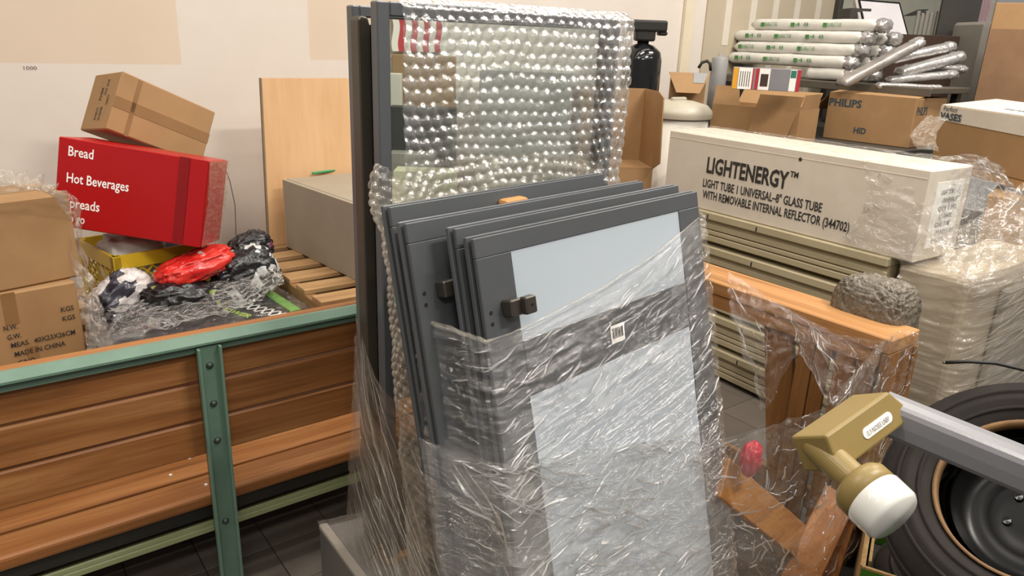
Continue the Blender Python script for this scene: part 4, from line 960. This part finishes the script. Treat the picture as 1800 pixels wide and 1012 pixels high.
for k in range(3):
    q = a.lerp(b, .3 + .18 * k); obj('decal', MB().poly([Vector((q.x, q.y, 1.74)) - n * .002, Vector((q.x, q.y, 1.74)) + d * .02 - n * .002, Vector((q.x, q.y, 2.05)) + d * .02 - n * .002, Vector((q.x, q.y, 2.05)) - n * .002], n * .002), plain('decal_mauve', '#8d6a76', '#a08690', .4), gp, world=True)
obj('latch', MB().lathe([(0, .02), (.012, .018), (.014, 0)], 12, Matrix.Translation((a.x + .03, a.y, 1.86)) @ Matrix.Rotation(math.radians(90), 4, 'X')), BLACK, gp, world=True)
def upright(name, label, cat, u0, u1, vt, dist, mat, th=.03, zb=TZ, vb=130, lean=0.0, dist2=None):
    a, b = at_d(u0, vb, dist), at_d(u1, vb, dist2 or dist); top = at_d((u0 + u1) / 2, vt, dist).z
    d = (b - a); d.z = 0; n = Vector((-d.y, d.x, 0)).normalized()
    a.z = b.z = zb; l_ = n * lean
    m = MB().hexa([a, b, b + n * th, a + n * th, a + l_ + Vector((0, 0, top - zb)), b + l_ + Vector((0, 0, top - zb)), b + n * th + l_ + Vector((0, 0, top - zb)), a + n * th + l_ + Vector((0, 0, top - zb))])
    return tag(obj(name, m, mat, bevel=.003), label, cat), (a, b, n, top)
upright('dark_board', 'dark charcoal board standing behind the foil-wrapped tubes', 'board', 1632, 1699, -60, 5.55, DKGREY)
upright('brown_board', 'dark brown board standing low behind the foil-wrapped tubes', 'board', 1552, 1702, 62, 5.35, DKBROWN, th=.02)
upright('dark_cabinet', 'small dark grey cabinet standing next to the white screen', 'cabinet', 1476, 1512, 16, 5.6, DKGREY, th=.2)
for k in range(5):
    upright('aluminium_profile', 'narrow grey upright strip standing behind the white screen', 'metal profile', 1592 + k * 7.5, 1597.5 + k * 7.5, 20 + (k % 2) * 4, 5.62, GREYPAN, th=.015)
    COL.objects[-1]['group'] = 'grey strips behind the screen'
tag(obj('black_wedge', MB().poly([at_d(1603, 28, 5.5), at_d(1632, 26, 5.5), at_d(1632, 16, 5.5)], Vector((.05, .1, 0))), BLACK), 'black wedge leaning on top of the grey upright strips', 'wedge')
# white screen, black frame, leaning
sc_ = thing('framed_screen', 'white screen panel in black frame leaning behind the wrapped tubes', 'screen', at_d(1525, 75, 5.45))
s0, s1, s2, s3 = at_d(1527, 90, 5.35), at_d(1605, 90, 5.35), at_d(1582, 4, 5.5), at_d(1508, -2, 5.5)
sn = (s1 - s0).cross(s3 - s0).normalized()
def quadbox(p, t_, n): return MB().hexa([p[0], p[1], p[1] + n * t_, p[0] + n * t_, p[3], p[2], p[2] + n * t_, p[3] + n * t_])
if sn.dot(CAMP - s0) > 0: sn = -sn
sc_.location = s0
obj('frame', quadbox((s0, s1, s2, s3), .03, sn), BLKGL, sc_, world=True)
c_ = (s0 + s1 + s2 + s3) / 4
ins = [p.lerp(c_, .09) - sn * .004 for p in (s0, s1, s2, s3)]
obj('screen_sheet', quadbox(ins, .004, sn), plain('screen_white', '#c3c0c4', '#cbc8cc', .35), sc_, world=True)
obj('side_strip', quadbox((s0 - (s1 - s0) * .07, s0 - (s1 - s0) * .01, s3 - (s1 - s0) * .01, s3 - (s1 - s0) * .07), .04, sn), plain('pale_side', '#a8a29a', '#b0aaa2', .4), sc_, world=True)

# grey flat tray and the wrapped tubes
tray_a, tray_b = at_d(1400, 152, 4.95), at_d(1645, 162, 4.4)
tray = thing('steel_tray', 'long dark grey metal tray holding the wrapped tubes', 'tray', (4.75, 2.5, TZ + .3))
TYX = 4.62
tzt = at_x(1420, 140, TYX).z
yl, yr = at_x(1283, 120, TYX + .1).y, at_x(1640, 150, TYX).y
obj('deck', MB().bx(TYX, TYX + .5, yr, yl, tzt - .035, tzt), plain('tray_grey', '#5c564d', '#676157', .45, metal=.4), tray, world=True, bevel=.004)
obj('lip', MB().bx(TYX - .012, TYX, yr, yl, tzt - .05, tzt - .003), plain('tray_grey', '#5c564d', '#676157'), tray, world=True, bevel=.003)
for y in (yr + .06, yl - .06): obj('foot', MB().bx(TYX + .44, TYX + .49, y - .02, y + .02, TZ, tzt - .0352), STEELD, tray, world=True)
SLEEVE = plain('white_sleeve', '#cbc9c1', '#d8d6ce', .3, nscale=12, bump=.5, bscale=25)
FOIL = plain('silver_foil', '#a5a2a0', '#c4c1bf', .22, metal=.55, nscale=18, bump=1.0, bscale=40)
GINK = plain('green_ink', '#3d7a3a', '#4a8a46', .5)
def sleeve(label, pa, pb, rw, rh, mat, group, seed, marks=True):
    pa, pb = Vector(pa), Vector(pb); d = pb - pa; L = d.length; ang_ = math.atan2(d.y, d.x)
    t = thing('wrapped_tube', label, 'wrapped tube', pa, (0, -math.asin(d.z / L), ang_), group)
    m = MB(); n = 26; k = 14
    for i in range(n + 1):
        x = L * i / n; e = min(1, min(i, n - i) / 1.5 + .35)
        for j in range(k):
            a = 2 * math.pi * j / k
            y = math.copysign(abs(math.cos(a)) ** .6, math.cos(a)) * rw * (1 if e > .9 else .95); z = math.copysign(abs(math.sin(a)) ** .7, math.sin(a)) * rh * e
            h = 1 + .09 * noise.noise(Vector((x * 9, a * 1.3 + seed, seed)))
            m.v.append(Vector((x, y * h, rh + z * h)))
    for i in range(n):
        for j in range(k): m.f.append((i * k + j, (i + 1) * k + j, (i + 1) * k + (j + 1) % k, i * k + (j + 1) % k))
    m.f += [tuple(range(k)), tuple(n * k + j for j in range(k - 1, -1, -1))]
    obj('sleeve', m, mat, t, smooth=True)
    # crimped end
    obj('crimped_end', blob((L + .01, 0, rh), (.04, rw * .8, rh * .9), n=12, amp=.35, freq=9, seed=seed, power=.8), FOIL, t, smooth=True)
    if marks:
        q = int(L / .24)
        for i in range(q):
            x = .04 + i * .24 + (seed * .07) % .1
            if x + .16 > L: break
            obj('print_square', MB().bx(x, x + .026, -rw * 1.10 - .004, -rw * 1.06, rh * .72, rh * 1.35), GINK, t)
            lettering('BUBBLE TUBE' if (i + seed) % 2 else '4 8', .035, (x + .034, -rw * 1.10 - .004, rh * .78), (1, 0, 0), (0, 0, 1), GINK, t, fit=.10, name='print')
    return t
grp = 'white sleeved tubes piled on the tray'
xs = TYX + .09
def ty(u, v, x): return at_x(u, v, x)
rows = [(1425, 130, 1490, 0), (1284, 117, 1492, 0), (1296, 97, 1510, .03), (1294, 81, 1520, .05), (1326, 66, 1545, .08)]
zc = tzt
for i, (u, v, u2, dxx) in enumerate(rows):
    x = xs + dxx
    a = ty(u, v, x); b = ty(u2, v + 6, x); rh = .040
    labs = ['white green-printed tube sleeve lying at the bottom of the pile on the tray', 'white green-printed tube sleeve in the second layer of the pile', 'white green-printed tube sleeve in the middle layer of the pile', 'white green-printed tube sleeve in the layer below the topmost', 'white green-printed tube sleeve lying topmost on the pile']
    z = zc + .002; zc = z + .074
    sleeve(labs[i], (x, a.y, z), (x, b.y, z), .06, rh, SLEEVE, grp, i + 1)
    if i < 4: sleeve('unprinted white tube sleeve in the rear row, %s layer' % ('bottom', 'second', 'third', 'upper')[i], (x + .16, a.y - .03, z), (x + .16, b.y - .08, z), .06, rh, SLEEVE, 'rear row of white sleeved tubes', i + 11, False)
foil = [((1480, 140), (1612, 70), .05, 4.55, 'silver foil bag lying diagonally across the white sleeves'), ((1560, 98), (1665, 76), .05, 4.75, 'silver foil tube lying topmost at the right of the pile'), ((1580, 122), (1680, 95), .055, 4.70, 'silver foil bag with frayed end in the middle of the foil heap'), ((1560, 132), (1668, 122), .04, 4.65, 'silver foil tube lying beneath the frayed foil bag'), ((1540, 140), (1640, 145), .035, 4.55, 'silver foil tube with white cap at the bottom of the foil heap'), ((1590, 110), (1684, 112), .04, 4.85, 'silver foil tube at the back of the foil heap')]
for i, (p, q, r, dist, lab) in enumerate(foil):
    sleeve(lab, at_d(p[0], p[1] + 8, dist) - Vector((0, 0, .03)), at_d(q[0], q[1] + 8, dist - .02) - Vector((0, 0, .03)), r * 1.1, r * .62, FOIL if i != 0 else plain('dull_silver_bag', '#8e8883', '#aaa49f', .3, metal=.4, nscale=14, bump=.9, bscale=22), 'silver foil tubes heaped at the end of the tray', i + 21, False)

# white bin with lid
bc = at_d(1190, 205, 4.42)
BC = Vector((bc.x, bc.y, 0)); bz = at_d(1190, 195, 4.42 - .15).z
bn_ = thing('lidded_bin', 'white round plastic bin with domed lid behind the white carton', 'bin', BC)
obj('body', MB().lathe([(0, 0), (.15, 0), (.165, .02), (.185, bz - .03), (.175, bz - .03), (0, bz - .04)], 40, Matrix.Translation(BC)), WHITEP, bn_, world=True, smooth=True)
obj('lid', MB().lathe([(.20, bz - .045), (.205, bz - .02), (.20, bz), (.17, bz + .03), (.09, bz + .05), (0, bz + .055)], 40, Matrix.Translation(BC)), plain('cream_lid', '#aca594', '#b8b1a1', .4), bn_, world=True, smooth=True)
obj('lid_handle', MB().bx(BC.x - .06, BC.x + .06, BC.y - .015, BC.y + .015, bz + .045, bz + .07), plain('cream_lid', '#aca594', '#b8b1a1'), bn_, world=True, bevel=.01, seg=2)
# black tank with valve head
tk = at_d(1143, 140, 4.55); TK = Vector((tk.x - .05, tk.y + .04, 0)); tz1 = at_d(1143, 82, 4.55).z; tz2 = at_d(1150, 37, 4.55).z
tn = thing('filter_tank', 'black pressure tank with black valve head standing by the trim', 'tank', TK)
obj('vessel', MB().lathe([(0, 0), (.11, .0), (.122, .03), (.122, tz1 - .08), (.11, tz1 - .03), (.07, tz1 + .005), (.035, tz1 + .015), (.035, tz1 + .04), (0, tz1 + .04)], 36, Matrix.Translation(TK)), BLKGL, tn, world=True, smooth=True)
xr = (MW @ Vector((1, 0, 0))); xr.z = 0; xr.normalize(); yr_ = Vector((-xr.y, xr.x, 0))
MT = Matrix((( xr.x, yr_.x, 0, TK.x), (xr.y, yr_.y, 0, TK.y), (0, 0, 1, 0), (0, 0, 0, 1)))
obj('valve_neck', MB().bx(-.055, .065, -.05, .05, tz1 + .03, tz2 - .05, MT), BLACK, tn, world=True, bevel=.012, seg=2)
obj('valve_head', MB().bx(-.10, .13, -.06, .06, tz2 - .065, tz2, MT), BLACK, tn, world=True, bevel=.012, seg=2)
obj('valve_cap', MB().bx(.085, .135, -.05, .05, tz2 - .085, tz2 - .06, MT), BLACK, tn, world=True, bevel=.008)
# open brown carton left of the bin, opening toward us
ob = thing('upended_carton', 'open brown carton standing on end between bubble wrap and white bin', 'box', (3.1, 2.9, 0))
q0, q1 = at_d(1085, 290, 4.0), at_d(1150, 270, 4.0); zt_ = at_d(1120, 157, 4.05).z; zf = at_d(1120, 280, 4.0).z
e1 = (q1 - q0); e1.z = 0; w_ = e1.length + .22; e1.normalize(); e2 = Vector((-e1.y, e1.x, 0)); q1.z = 0
Mx = Matrix(((e1.x, e2.x, 0, q1.x - e1.x * w_), (e1.y, e2.y, 0, q1.y - e1.y * w_), (0, 0, 1, 0), (0, 0, 0, 1)))
ob.location = (q1.x, q1.y, 0)
obj('side_wall', MB().bx(w_ - .006, w_, 0, .28, zf - .05, zt_, Mx), CARD, ob, world=True)
obj('side_wall', MB().bx(0, .006, 0, .28, zf - .05, zt_, Mx), CARD, ob, world=True)
obj('back_wall', MB().bx(.006, w_ - .006, .274, .28, zf - .05, zt_, Mx), CARD, ob, world=True)
obj('bottom', MB().bx(.006, w_ - .006, 0, .274, zf - .05, zf - .044, Mx), CARD, ob, world=True)
obj('flap', MB().hexa([Mx @ Vector(p) for p in ((w_ - .006, -.13, zf + .0), (w_, -.13, zf), (w_, 0, zf - .05), (w_ - .006, 0, zf - .05), (w_ - .02, -.13, zt_ - .02), (w_ - .014, -.13, zt_ - .02), (w_, 0, zt_), (w_ - .006, 0, zt_))]), CARD, ob, world=True)
obj('lower_carton', MB().bx(0, w_, 0, .28, 0, zf - .0505, Mx), CARD, ob, world=True)
# flap carton and canister by the wall
fcp = at_d(1172, 160, 4.72); fe = at_d(1245, 160, 4.68)
fd = fe - fcp; fd.z = 0; fw = fd.length; fd.normalize(); fn_ = Vector((-fd.y, fd.x, 0))
fc = thing('open_carton', 'open brown carton with wide drooping flap by the drywall', 'box', (fcp.x, fcp.y, TZ))
Mf = Matrix(((fd.x, fn_.x, 0, fcp.x), (fd.y, fn_.y, 0, fcp.y), (0, 0, 1, 0), (0, 0, 0, 1)))
ft_ = at_d(1200, 127, 4.7).z; fb_ = at_d(1200, 163, 4.6).z
obj('body', MB().bx(.02, fw - .02, 0, .14, TZ, ft_ - .02, Mf), CARD, fc, world=True)
obj('flap', MB().hexa([Mf @ Vector(p) for p in ((.055, -.10, fb_), (fw - .06, -.10, fb_), (fw - .06, -.095, fb_), (.055, -.095, fb_), (0, -.005, ft_), (fw, -.005, ft_), (fw, 0, ft_), (0, 0, ft_))]), CARD, fc, world=True)
obj('tape_scrap', MB().hexa([Mf @ Vector(p) for p in ((fw * .6, -.055, fb_ + .06), (fw * .85, -.055, fb_ + .06), (fw * .85, -.052, fb_ + .06), (fw * .6, -.052, fb_ + .06), (fw * .6, -.008, ft_ + .002), (fw * .95, -.008, ft_ + .002), (fw * .95, -.004, ft_ + .002), (fw * .6, -.004, ft_ + .002))]), GREYP, fc, world=True)
kn = at_d(1263, 128, 4.95); KN = Vector((kn.x, kn.y, kn.z))
can = thing('metal_canister', 'grey metal canister with hooked black handle behind the open cartons', 'canister', (KN.x, KN.y, TZ))
ch_ = at_d(1263, 100, 4.95).z
obj('body', MB().lathe([(0, TZ), (.055, TZ), (.055, ch_ - .012), (.048, ch_), (.015, ch_ + .004), (.015, ch_ + .022), (0, ch_ + .022)], 24, Matrix.Translation((KN.x, KN.y, 0.0))), GREYP, can, world=True, smooth=True)
can_pts = [at_d(1249, 124, 4.9), at_d(1248, 112, 4.9), at_d(1243, 107, 4.9), at_d(1234, 110, 4.9), at_d(1228, 119, 4.9)]
obj('handle', MB().tube(can_pts, .010, 8), BLACK, can, world=True, smooth=True)

# things glimpsed through the tall glass panel
def behind(name, label, cat, u0, u1, v0, v1, dist, mat, depth=.15, zb=None):
    a, b = at_d(u0, (v0 + v1) / 2, dist), at_d(u1, (v0 + v1) / 2, dist); top = at_d(u0, v0, dist).z; bot_ = at_d(u0, v1, dist).z if zb is None else zb
    d = b - a; d.z = 0; n = Vector((-d.y, d.x, 0)).normalized()
    m = MB().hexa([(p.x, p.y, bot_) for p in (a, b, b + n * depth, a + n * depth)] + [(p.x, p.y, top) for p in (a, b, b + n * depth, a + n * depth)])
    return tag(obj(name, m, mat, bevel=.003), label, cat)
fa, fb2 = at_y(678, 14, WY - .02), at_y(775, 92, WY - .02)
flag = thing('striped_flag', 'red and white striped flag hanging on the wall behind the glass panel', 'flag', (fa.x, WY - .02, fb2.z))
for k in range(9):
    w_ = (fb2.x - fa.x) / 9; m = MB(); nz = 10
    cols = []
    for i in range(nz + 1):
        z = fa.z + (fb2.z - fa.z) * i / nz; sway = .02 * math.sin(i * .5) + .05 * i / nz
        cols.append((fa.x + k * w_ + sway, fa.x + (k + 1) * w_ + sway, z))
    for i in range(nz):
        (xa0, xa1, za), (xb0, xb1, zb) = cols[i], cols[i + 1]
        m.hexa([(xb0, WY - .03, zb), (xb1, WY - .03, zb), (xb1, WY - .026, zb), (xb0, WY - .026, zb), (xa0, WY - .03, za), (xa1, WY - .03, za), (xa1, WY - .026, za), (xa0, WY - .026, za)])
    obj('stripe', m, plain('flag_red', '#b3242a', '#bd2c32', .7) if k % 2 else plain('flag_white', '#e6ded6', '#eee7df', .7), flag, world=True)
behind('carton', 'brown carton standing against the wall below the striped flag', 'box', 690, 800, 95, 190, 3.85, CARD, .07, .0)
behind('white_appliance', 'small white appliance in front of the brown carton by the wall', 'appliance', 680, 705, 128, 190, 3.75, WHITEP, .06, 0.0)
behind('black_case', 'black equipment case standing behind the tall glass panel', 'case', 684, 800, 186, 268, 3.55, BLACK, .10, PZ + .001)
behind('grey_keyboard_box', 'flat grey box lying in front of the black case', 'box', 684, 760, 268, 292, 3.42, GREYPAN, .10, PZ + .001)
behind('pale_green_carton', 'pale greenish carton standing behind the bubble wrap', 'box', 692, 800, 296, 420, 3.32, plain('pale_green_card', '#b9b79c', '#c4c2a8', .6), .12, PZ + .001)
behind('grey_cabinet', 'tall pale grey cabinet standing behind the bubble wrapped panel', 'cabinet', 840, 1000, 120, 420, 3.9, plain('pale_grey_cab', '#9b9a96', '#a6a5a0', .5), .3, .0)

# ================================================================== FOREGROUND RIGHT: LNB ON ARM, TYRE, GREEN BOX
an = thing('satellite_feed', 'tan satellite feed unit with white cap on the end of grey arm', 'antenna feed', at_d(1555, 720, .85))
def dvec(u0, v0, d0, u1, v1, d1): return at_d(u1, v1, d1) - at_d(u0, v0, d0)
# body block: long axis from the arm end down-left
ax0, ax1 = at_d(1538, 722, .86), at_d(1432, 798, .80)
la = (ax1 - ax0).normalized()
vw = (CAMP - ax0).normalized(); sa = la.cross(vw).normalized(); fa_ = sa.cross(la).normalized()
Lb = (ax1 - ax0).length; hw = .021
M_b = Matrix(((la.x, sa.x, fa_.x, ax0.x), (la.y, sa.y, fa_.y, ax0.y), (la.z, sa.z, fa_.z, ax0.z), (0, 0, 0, 1)))
# outline in (la, sa): clipped corner at the arm end
s1_ = 1 if (M_b @ Vector((0, .02, 0))).z > ax0.z else -1
out = [(-.022, -.004 * s1_), (-.004, hw * s1_), (Lb, hw * s1_), (Lb, -hw * s1_), (-.014, -hw * s1_)]
tw = Matrix.Rotation(math.radians(26) * s1_, 4, 'X')
M_b2 = M_b @ tw
blk = MB().poly([M_b2 @ Vector((x, y, -.024)) for x, y in out], (M_b2.to_3x3() @ Vector((0, 0, .048))))
body = obj('housing', blk, OLIVE, an, world=True, bevel=.003, seg=2)
# label
lc = [(.012, .006), (.062, .006)]
lm = MB(); npt = 8; ol = []
for k in range(npt + 1): a_ = math.pi / 2 + math.pi * k / npt; ol.append((.014 + .006 * math.cos(a_), .006 * math.sin(a_)))
for k in range(npt + 1): a_ = -math.pi / 2 + math.pi * k / npt; ol.append((.058 + .006 * math.cos(a_), .006 * math.sin(a_)))
lm.poly([M_b2 @ Vector((x, y - .003 * s1_, .024)) for x, y in ol], M_b2.to_3x3() @ Vector((0, 0, .001)))
lbl = obj('oblong_label', lm, STICK, an, world=True)
lr = -(M_b2.to_3x3() @ Vector((1, 0, 0))); lu = (M_b2.to_3x3() @ Vector((0, s1_, 0)))
lettering('0.3 NOISE LNBF', .008, M_b2 @ Vector((.060, (-.003 - .0028) * s1_, .0255)), lr, lu, INK, an, world=True, fit=.044)
# feed horn: neck and cap
h0, h1 = at_d(1455, 800, .80), at_d(1532, 872, .755)
hd = (h1 - h0); Lh = hd.length; hd.normalize()
Mh = Matrix.Translation(h0) @ hd.to_track_quat('Z', 'Y').to_matrix().to_4x4()
obj('neck', MB().lathe([(0, -.02), (.0165, -.02), (.0165, .045), (0, .045)], 32, Mh), OLIVE, an, world=True, smooth=False)
obj('collar', MB().lathe([(.0165, .036), (.027, .040), (.0315, .046), (.0315, .062), (.028, .0625), (0, .0625)], 40, Mh), OLIVE, an, world=True, smooth=True)
obj('white_cap', MB().lathe([(.031, .0615), (.0325, .064), (.0315, .086), (.028, .0905), (0, .0915)], 40, Mh), CAPWH, an, world=True, smooth=True)
# arm
a0, a1 = at_d(1549, 722, .875), at_d(1830, 838, .80)
ad = (a1 - a0).normalized(); a2 = a0 + ad * .42
up2 = (Vector((0, 0, 1)) - ad * ad.z).normalized(); sd = ad.cross(up2)
am = MB(); rr_ = .0225; prof = []
for k in range(16):
    a_ = 2 * math.pi * k / 16; c__, s__ = math.cos(a_), math.sin(a_)
    prof.append((math.copysign(abs(c__) ** .5, c__) * rr_, math.copysign(abs(s__) ** .5, s__) * rr_))
am.poly([a0 + sd * x + up2 * y for x, y in prof], a2 - a0)
obj('arm', am, ARMG, an, world=True, smooth=False)
obj('mast', MB().tube([a2 - ad * .01, Vector((a2.x, a2.y, a2.z - .12)), Vector((a2.x, a2.y, 0.0))], .02, 14), ARMG, an, world=True)
obj('mast_foot', MB().lathe([(0, .02), (.13, .016), (.14, 0), (0, 0)], 24, Matrix.Translation((a2.x, a2.y, 0))), STEELD, an, world=True)

def tyre(label, c, axis, R, rin, wd, rim=True):
    c = Vector(c); ax = Vector(axis).normalized(); M = Matrix.Translation(c) @ ax.to_track_quat('Z', 'Y').to_matrix().to_4x4()
    t = thing('tyre', label, 'tyre', c)
    h = wd / 2
    prof = [(rin, h * .62), (rin + .012, h * .80), (rin + .03, h * .90), (rin + (R - rin) * .45, h * 1.0), (rin + (R - rin) * .5, h * 1.02), (rin + (R - rin) * .55, h * .995), (R - .03, h * .86), (R - .008, h * .72), (R, h * .55)]
    full = prof + [(r, -z) for r, z in reversed(prof)]
    inner = [(rin + .002, -h * .6), (rin + .03, -h * .62), (R - .03, -h * .55), (R - .022, 0), (R - .03, h * .55), (rin + .03, h * .62)]
    obj('carcass', MB().lathe(full + inner, 72, M, close=True), TYRE, t, world=True, smooth=True)
    obj('bead', MB().lathe([(rin - .002, h * .60), (rin + .002, h * .84), (rin + .010, h * .86), (rin + .008, h * .78), (rin + .002, h * .58)], 72, M, close=True), RUST, t, world=True, smooth=True)
    for k, z in enumerate((.42, .14, -.14, -.42)):
        obj('tread_rib', MB().lathe([(R - .002, h * (z + .10)), (R + .006, h * (z + .085)), (R + .006, h * (z - .085)), (R - .002, h * (z - .10))], 72, M), TYRE, t, world=True)
    for rr2 in (.30, .66):
        r_ = rin + (R - rin) * rr2
        obj('sidewall_line', MB().lathe([(r_ - .004, h * .99), (r_, h * 1.02 + .001), (r_ + .004, h * .99)], 72, M), TYRE, t, world=True, smooth=True)
    return t, M
TC = at_d(1818, 900, 1.64)
tax = (CAMP - TC).normalized() * .72 + Vector((-.15, .10, .62))
ty1, M1 = tyre('worn black tyre with tan bead leaning in the green carton', TC, tax, .305, .182, .17)
rim = thing('wheel_rim', 'black steel wheel rim resting inside the leaning tyre', 'wheel rim', M1 @ Vector((.02, -.01, -.02)))
Mr = M1 @ Matrix.Translation((.0, .003, -.03)) @ Matrix.Rotation(math.radians(5), 4, 'X')
RIMB = plain('black_rim_enamel', '#0b0b0c', '#121212', .32, spec=.2)
obj('rim_barrel', MB().lathe([(.172, .035), (.182, .02), (.178, -.07), (.168, -.10), (0, -.10)], 64, Mr), BLACK, rim, world=True, smooth=True)
obj('rim_dish', MB().lathe([(.160, .04), (.166, .03), (.158, .012), (.145, -.01), (.12, -.03), (.09, -.02), (.06, -.015), (.03, -.02), (.0, -.02)], 64, Mr), RIMB, rim, world=True, smooth=True)
for k in range(5):
    a_ = 2 * math.pi * k / 5
    obj('lug_nut', MB().lathe([(0, .012), (.009, .011), (.011, 0)], 8, Mr @ Matrix.Translation((.055 * math.cos(a_), .055 * math.sin(a_), -.016))), BLKGL, rim, world=True)
# green carton, open, corrugated edges
GZ = .36
gA, gB = at_z(1532, 890, GZ), at_z(1516, 992, GZ)
ug = (gA - gB); ug.z = 0; gl_ = ug.length; ug.normalize(); vg = Vector((ug.y, -ug.x, 0))
gcb = thing('green_carton', 'open green printed carton with bare corrugated rim around the tyres', 'box', (gB.x, gB.y, 0))
Mg = Matrix(((vg.x, ug.x, 0, gB.x), (vg.y, ug.y, 0, gB.y), (0, 0, 1, 0), (0, 0, 0, 1)))
CORR = plain('corrugated_edge', '#8d6b44', '#b0915f', .8, nscale=120)
gw = .70; gd = .68
for nm, b in (('front_wall', (0, gw, -.008, 0)), ('side_wall', (-.0005, .0075, .0002, gd)), ('rear_wall', (0, gw, gd, gd + .008)), ('side_wall', (gw - .008, gw, .0002, gd))):
    o = obj(nm, MB().bx(b[0], b[1], b[2], b[3], 0, GZ - .006, Mg), LIME, gcb, world=True)
    obj('corrugated_rim', MB().bx(b[0], b[1], b[2], b[3], GZ - .006, GZ, Mg), CORR, o, world=True)
    if nm == 'side_wall' and b[0] < .1:
        obj('inner_flap', MB().bx(.013, .020, .03, gd * .95, .1, GZ - .003, Mg), CORR, gcb, world=True)
        obj('outer_liner', MB().bx(-.004, -.0006, .0, gd, 0, GZ - .002, Mg), CORR, gcb, world=True)
ty2, M2 = tyre('second black tyre lying flat in the green carton under the leaning one', Mg @ Vector((gw / 2, gd / 2, .10)), (0.02, 0.02, 1), .31, .185, .18)
# black cable end
cb = [at_d(1662, 637, 2.35), at_d(1700, 635, 2.33), at_d(1750, 638, 2.31), at_d(1810, 652, 2.29), at_d(1900, 690, 2.25), at_d(1960, 780, 2.2)]
p_ = cb[-1]; cb += [Vector((p_.x + .02, p_.y, .3)), Vector((p_.x + .05, p_.y + .02, .01))]
cab = thing('black_cable', 'thin black cable with bare end sticking out in front of wrapped load', 'cable', (p_.x, p_.y, 0))
obj('sheath', MB().tube(cb, .006, 8), BLACK, cab, world=True, smooth=True)
obj('bare_tip', MB().tube([cb[0], cb[0] - (cb[1] - cb[0]) * .12], .004, 8), BOLT, cab, world=True, smooth=True)
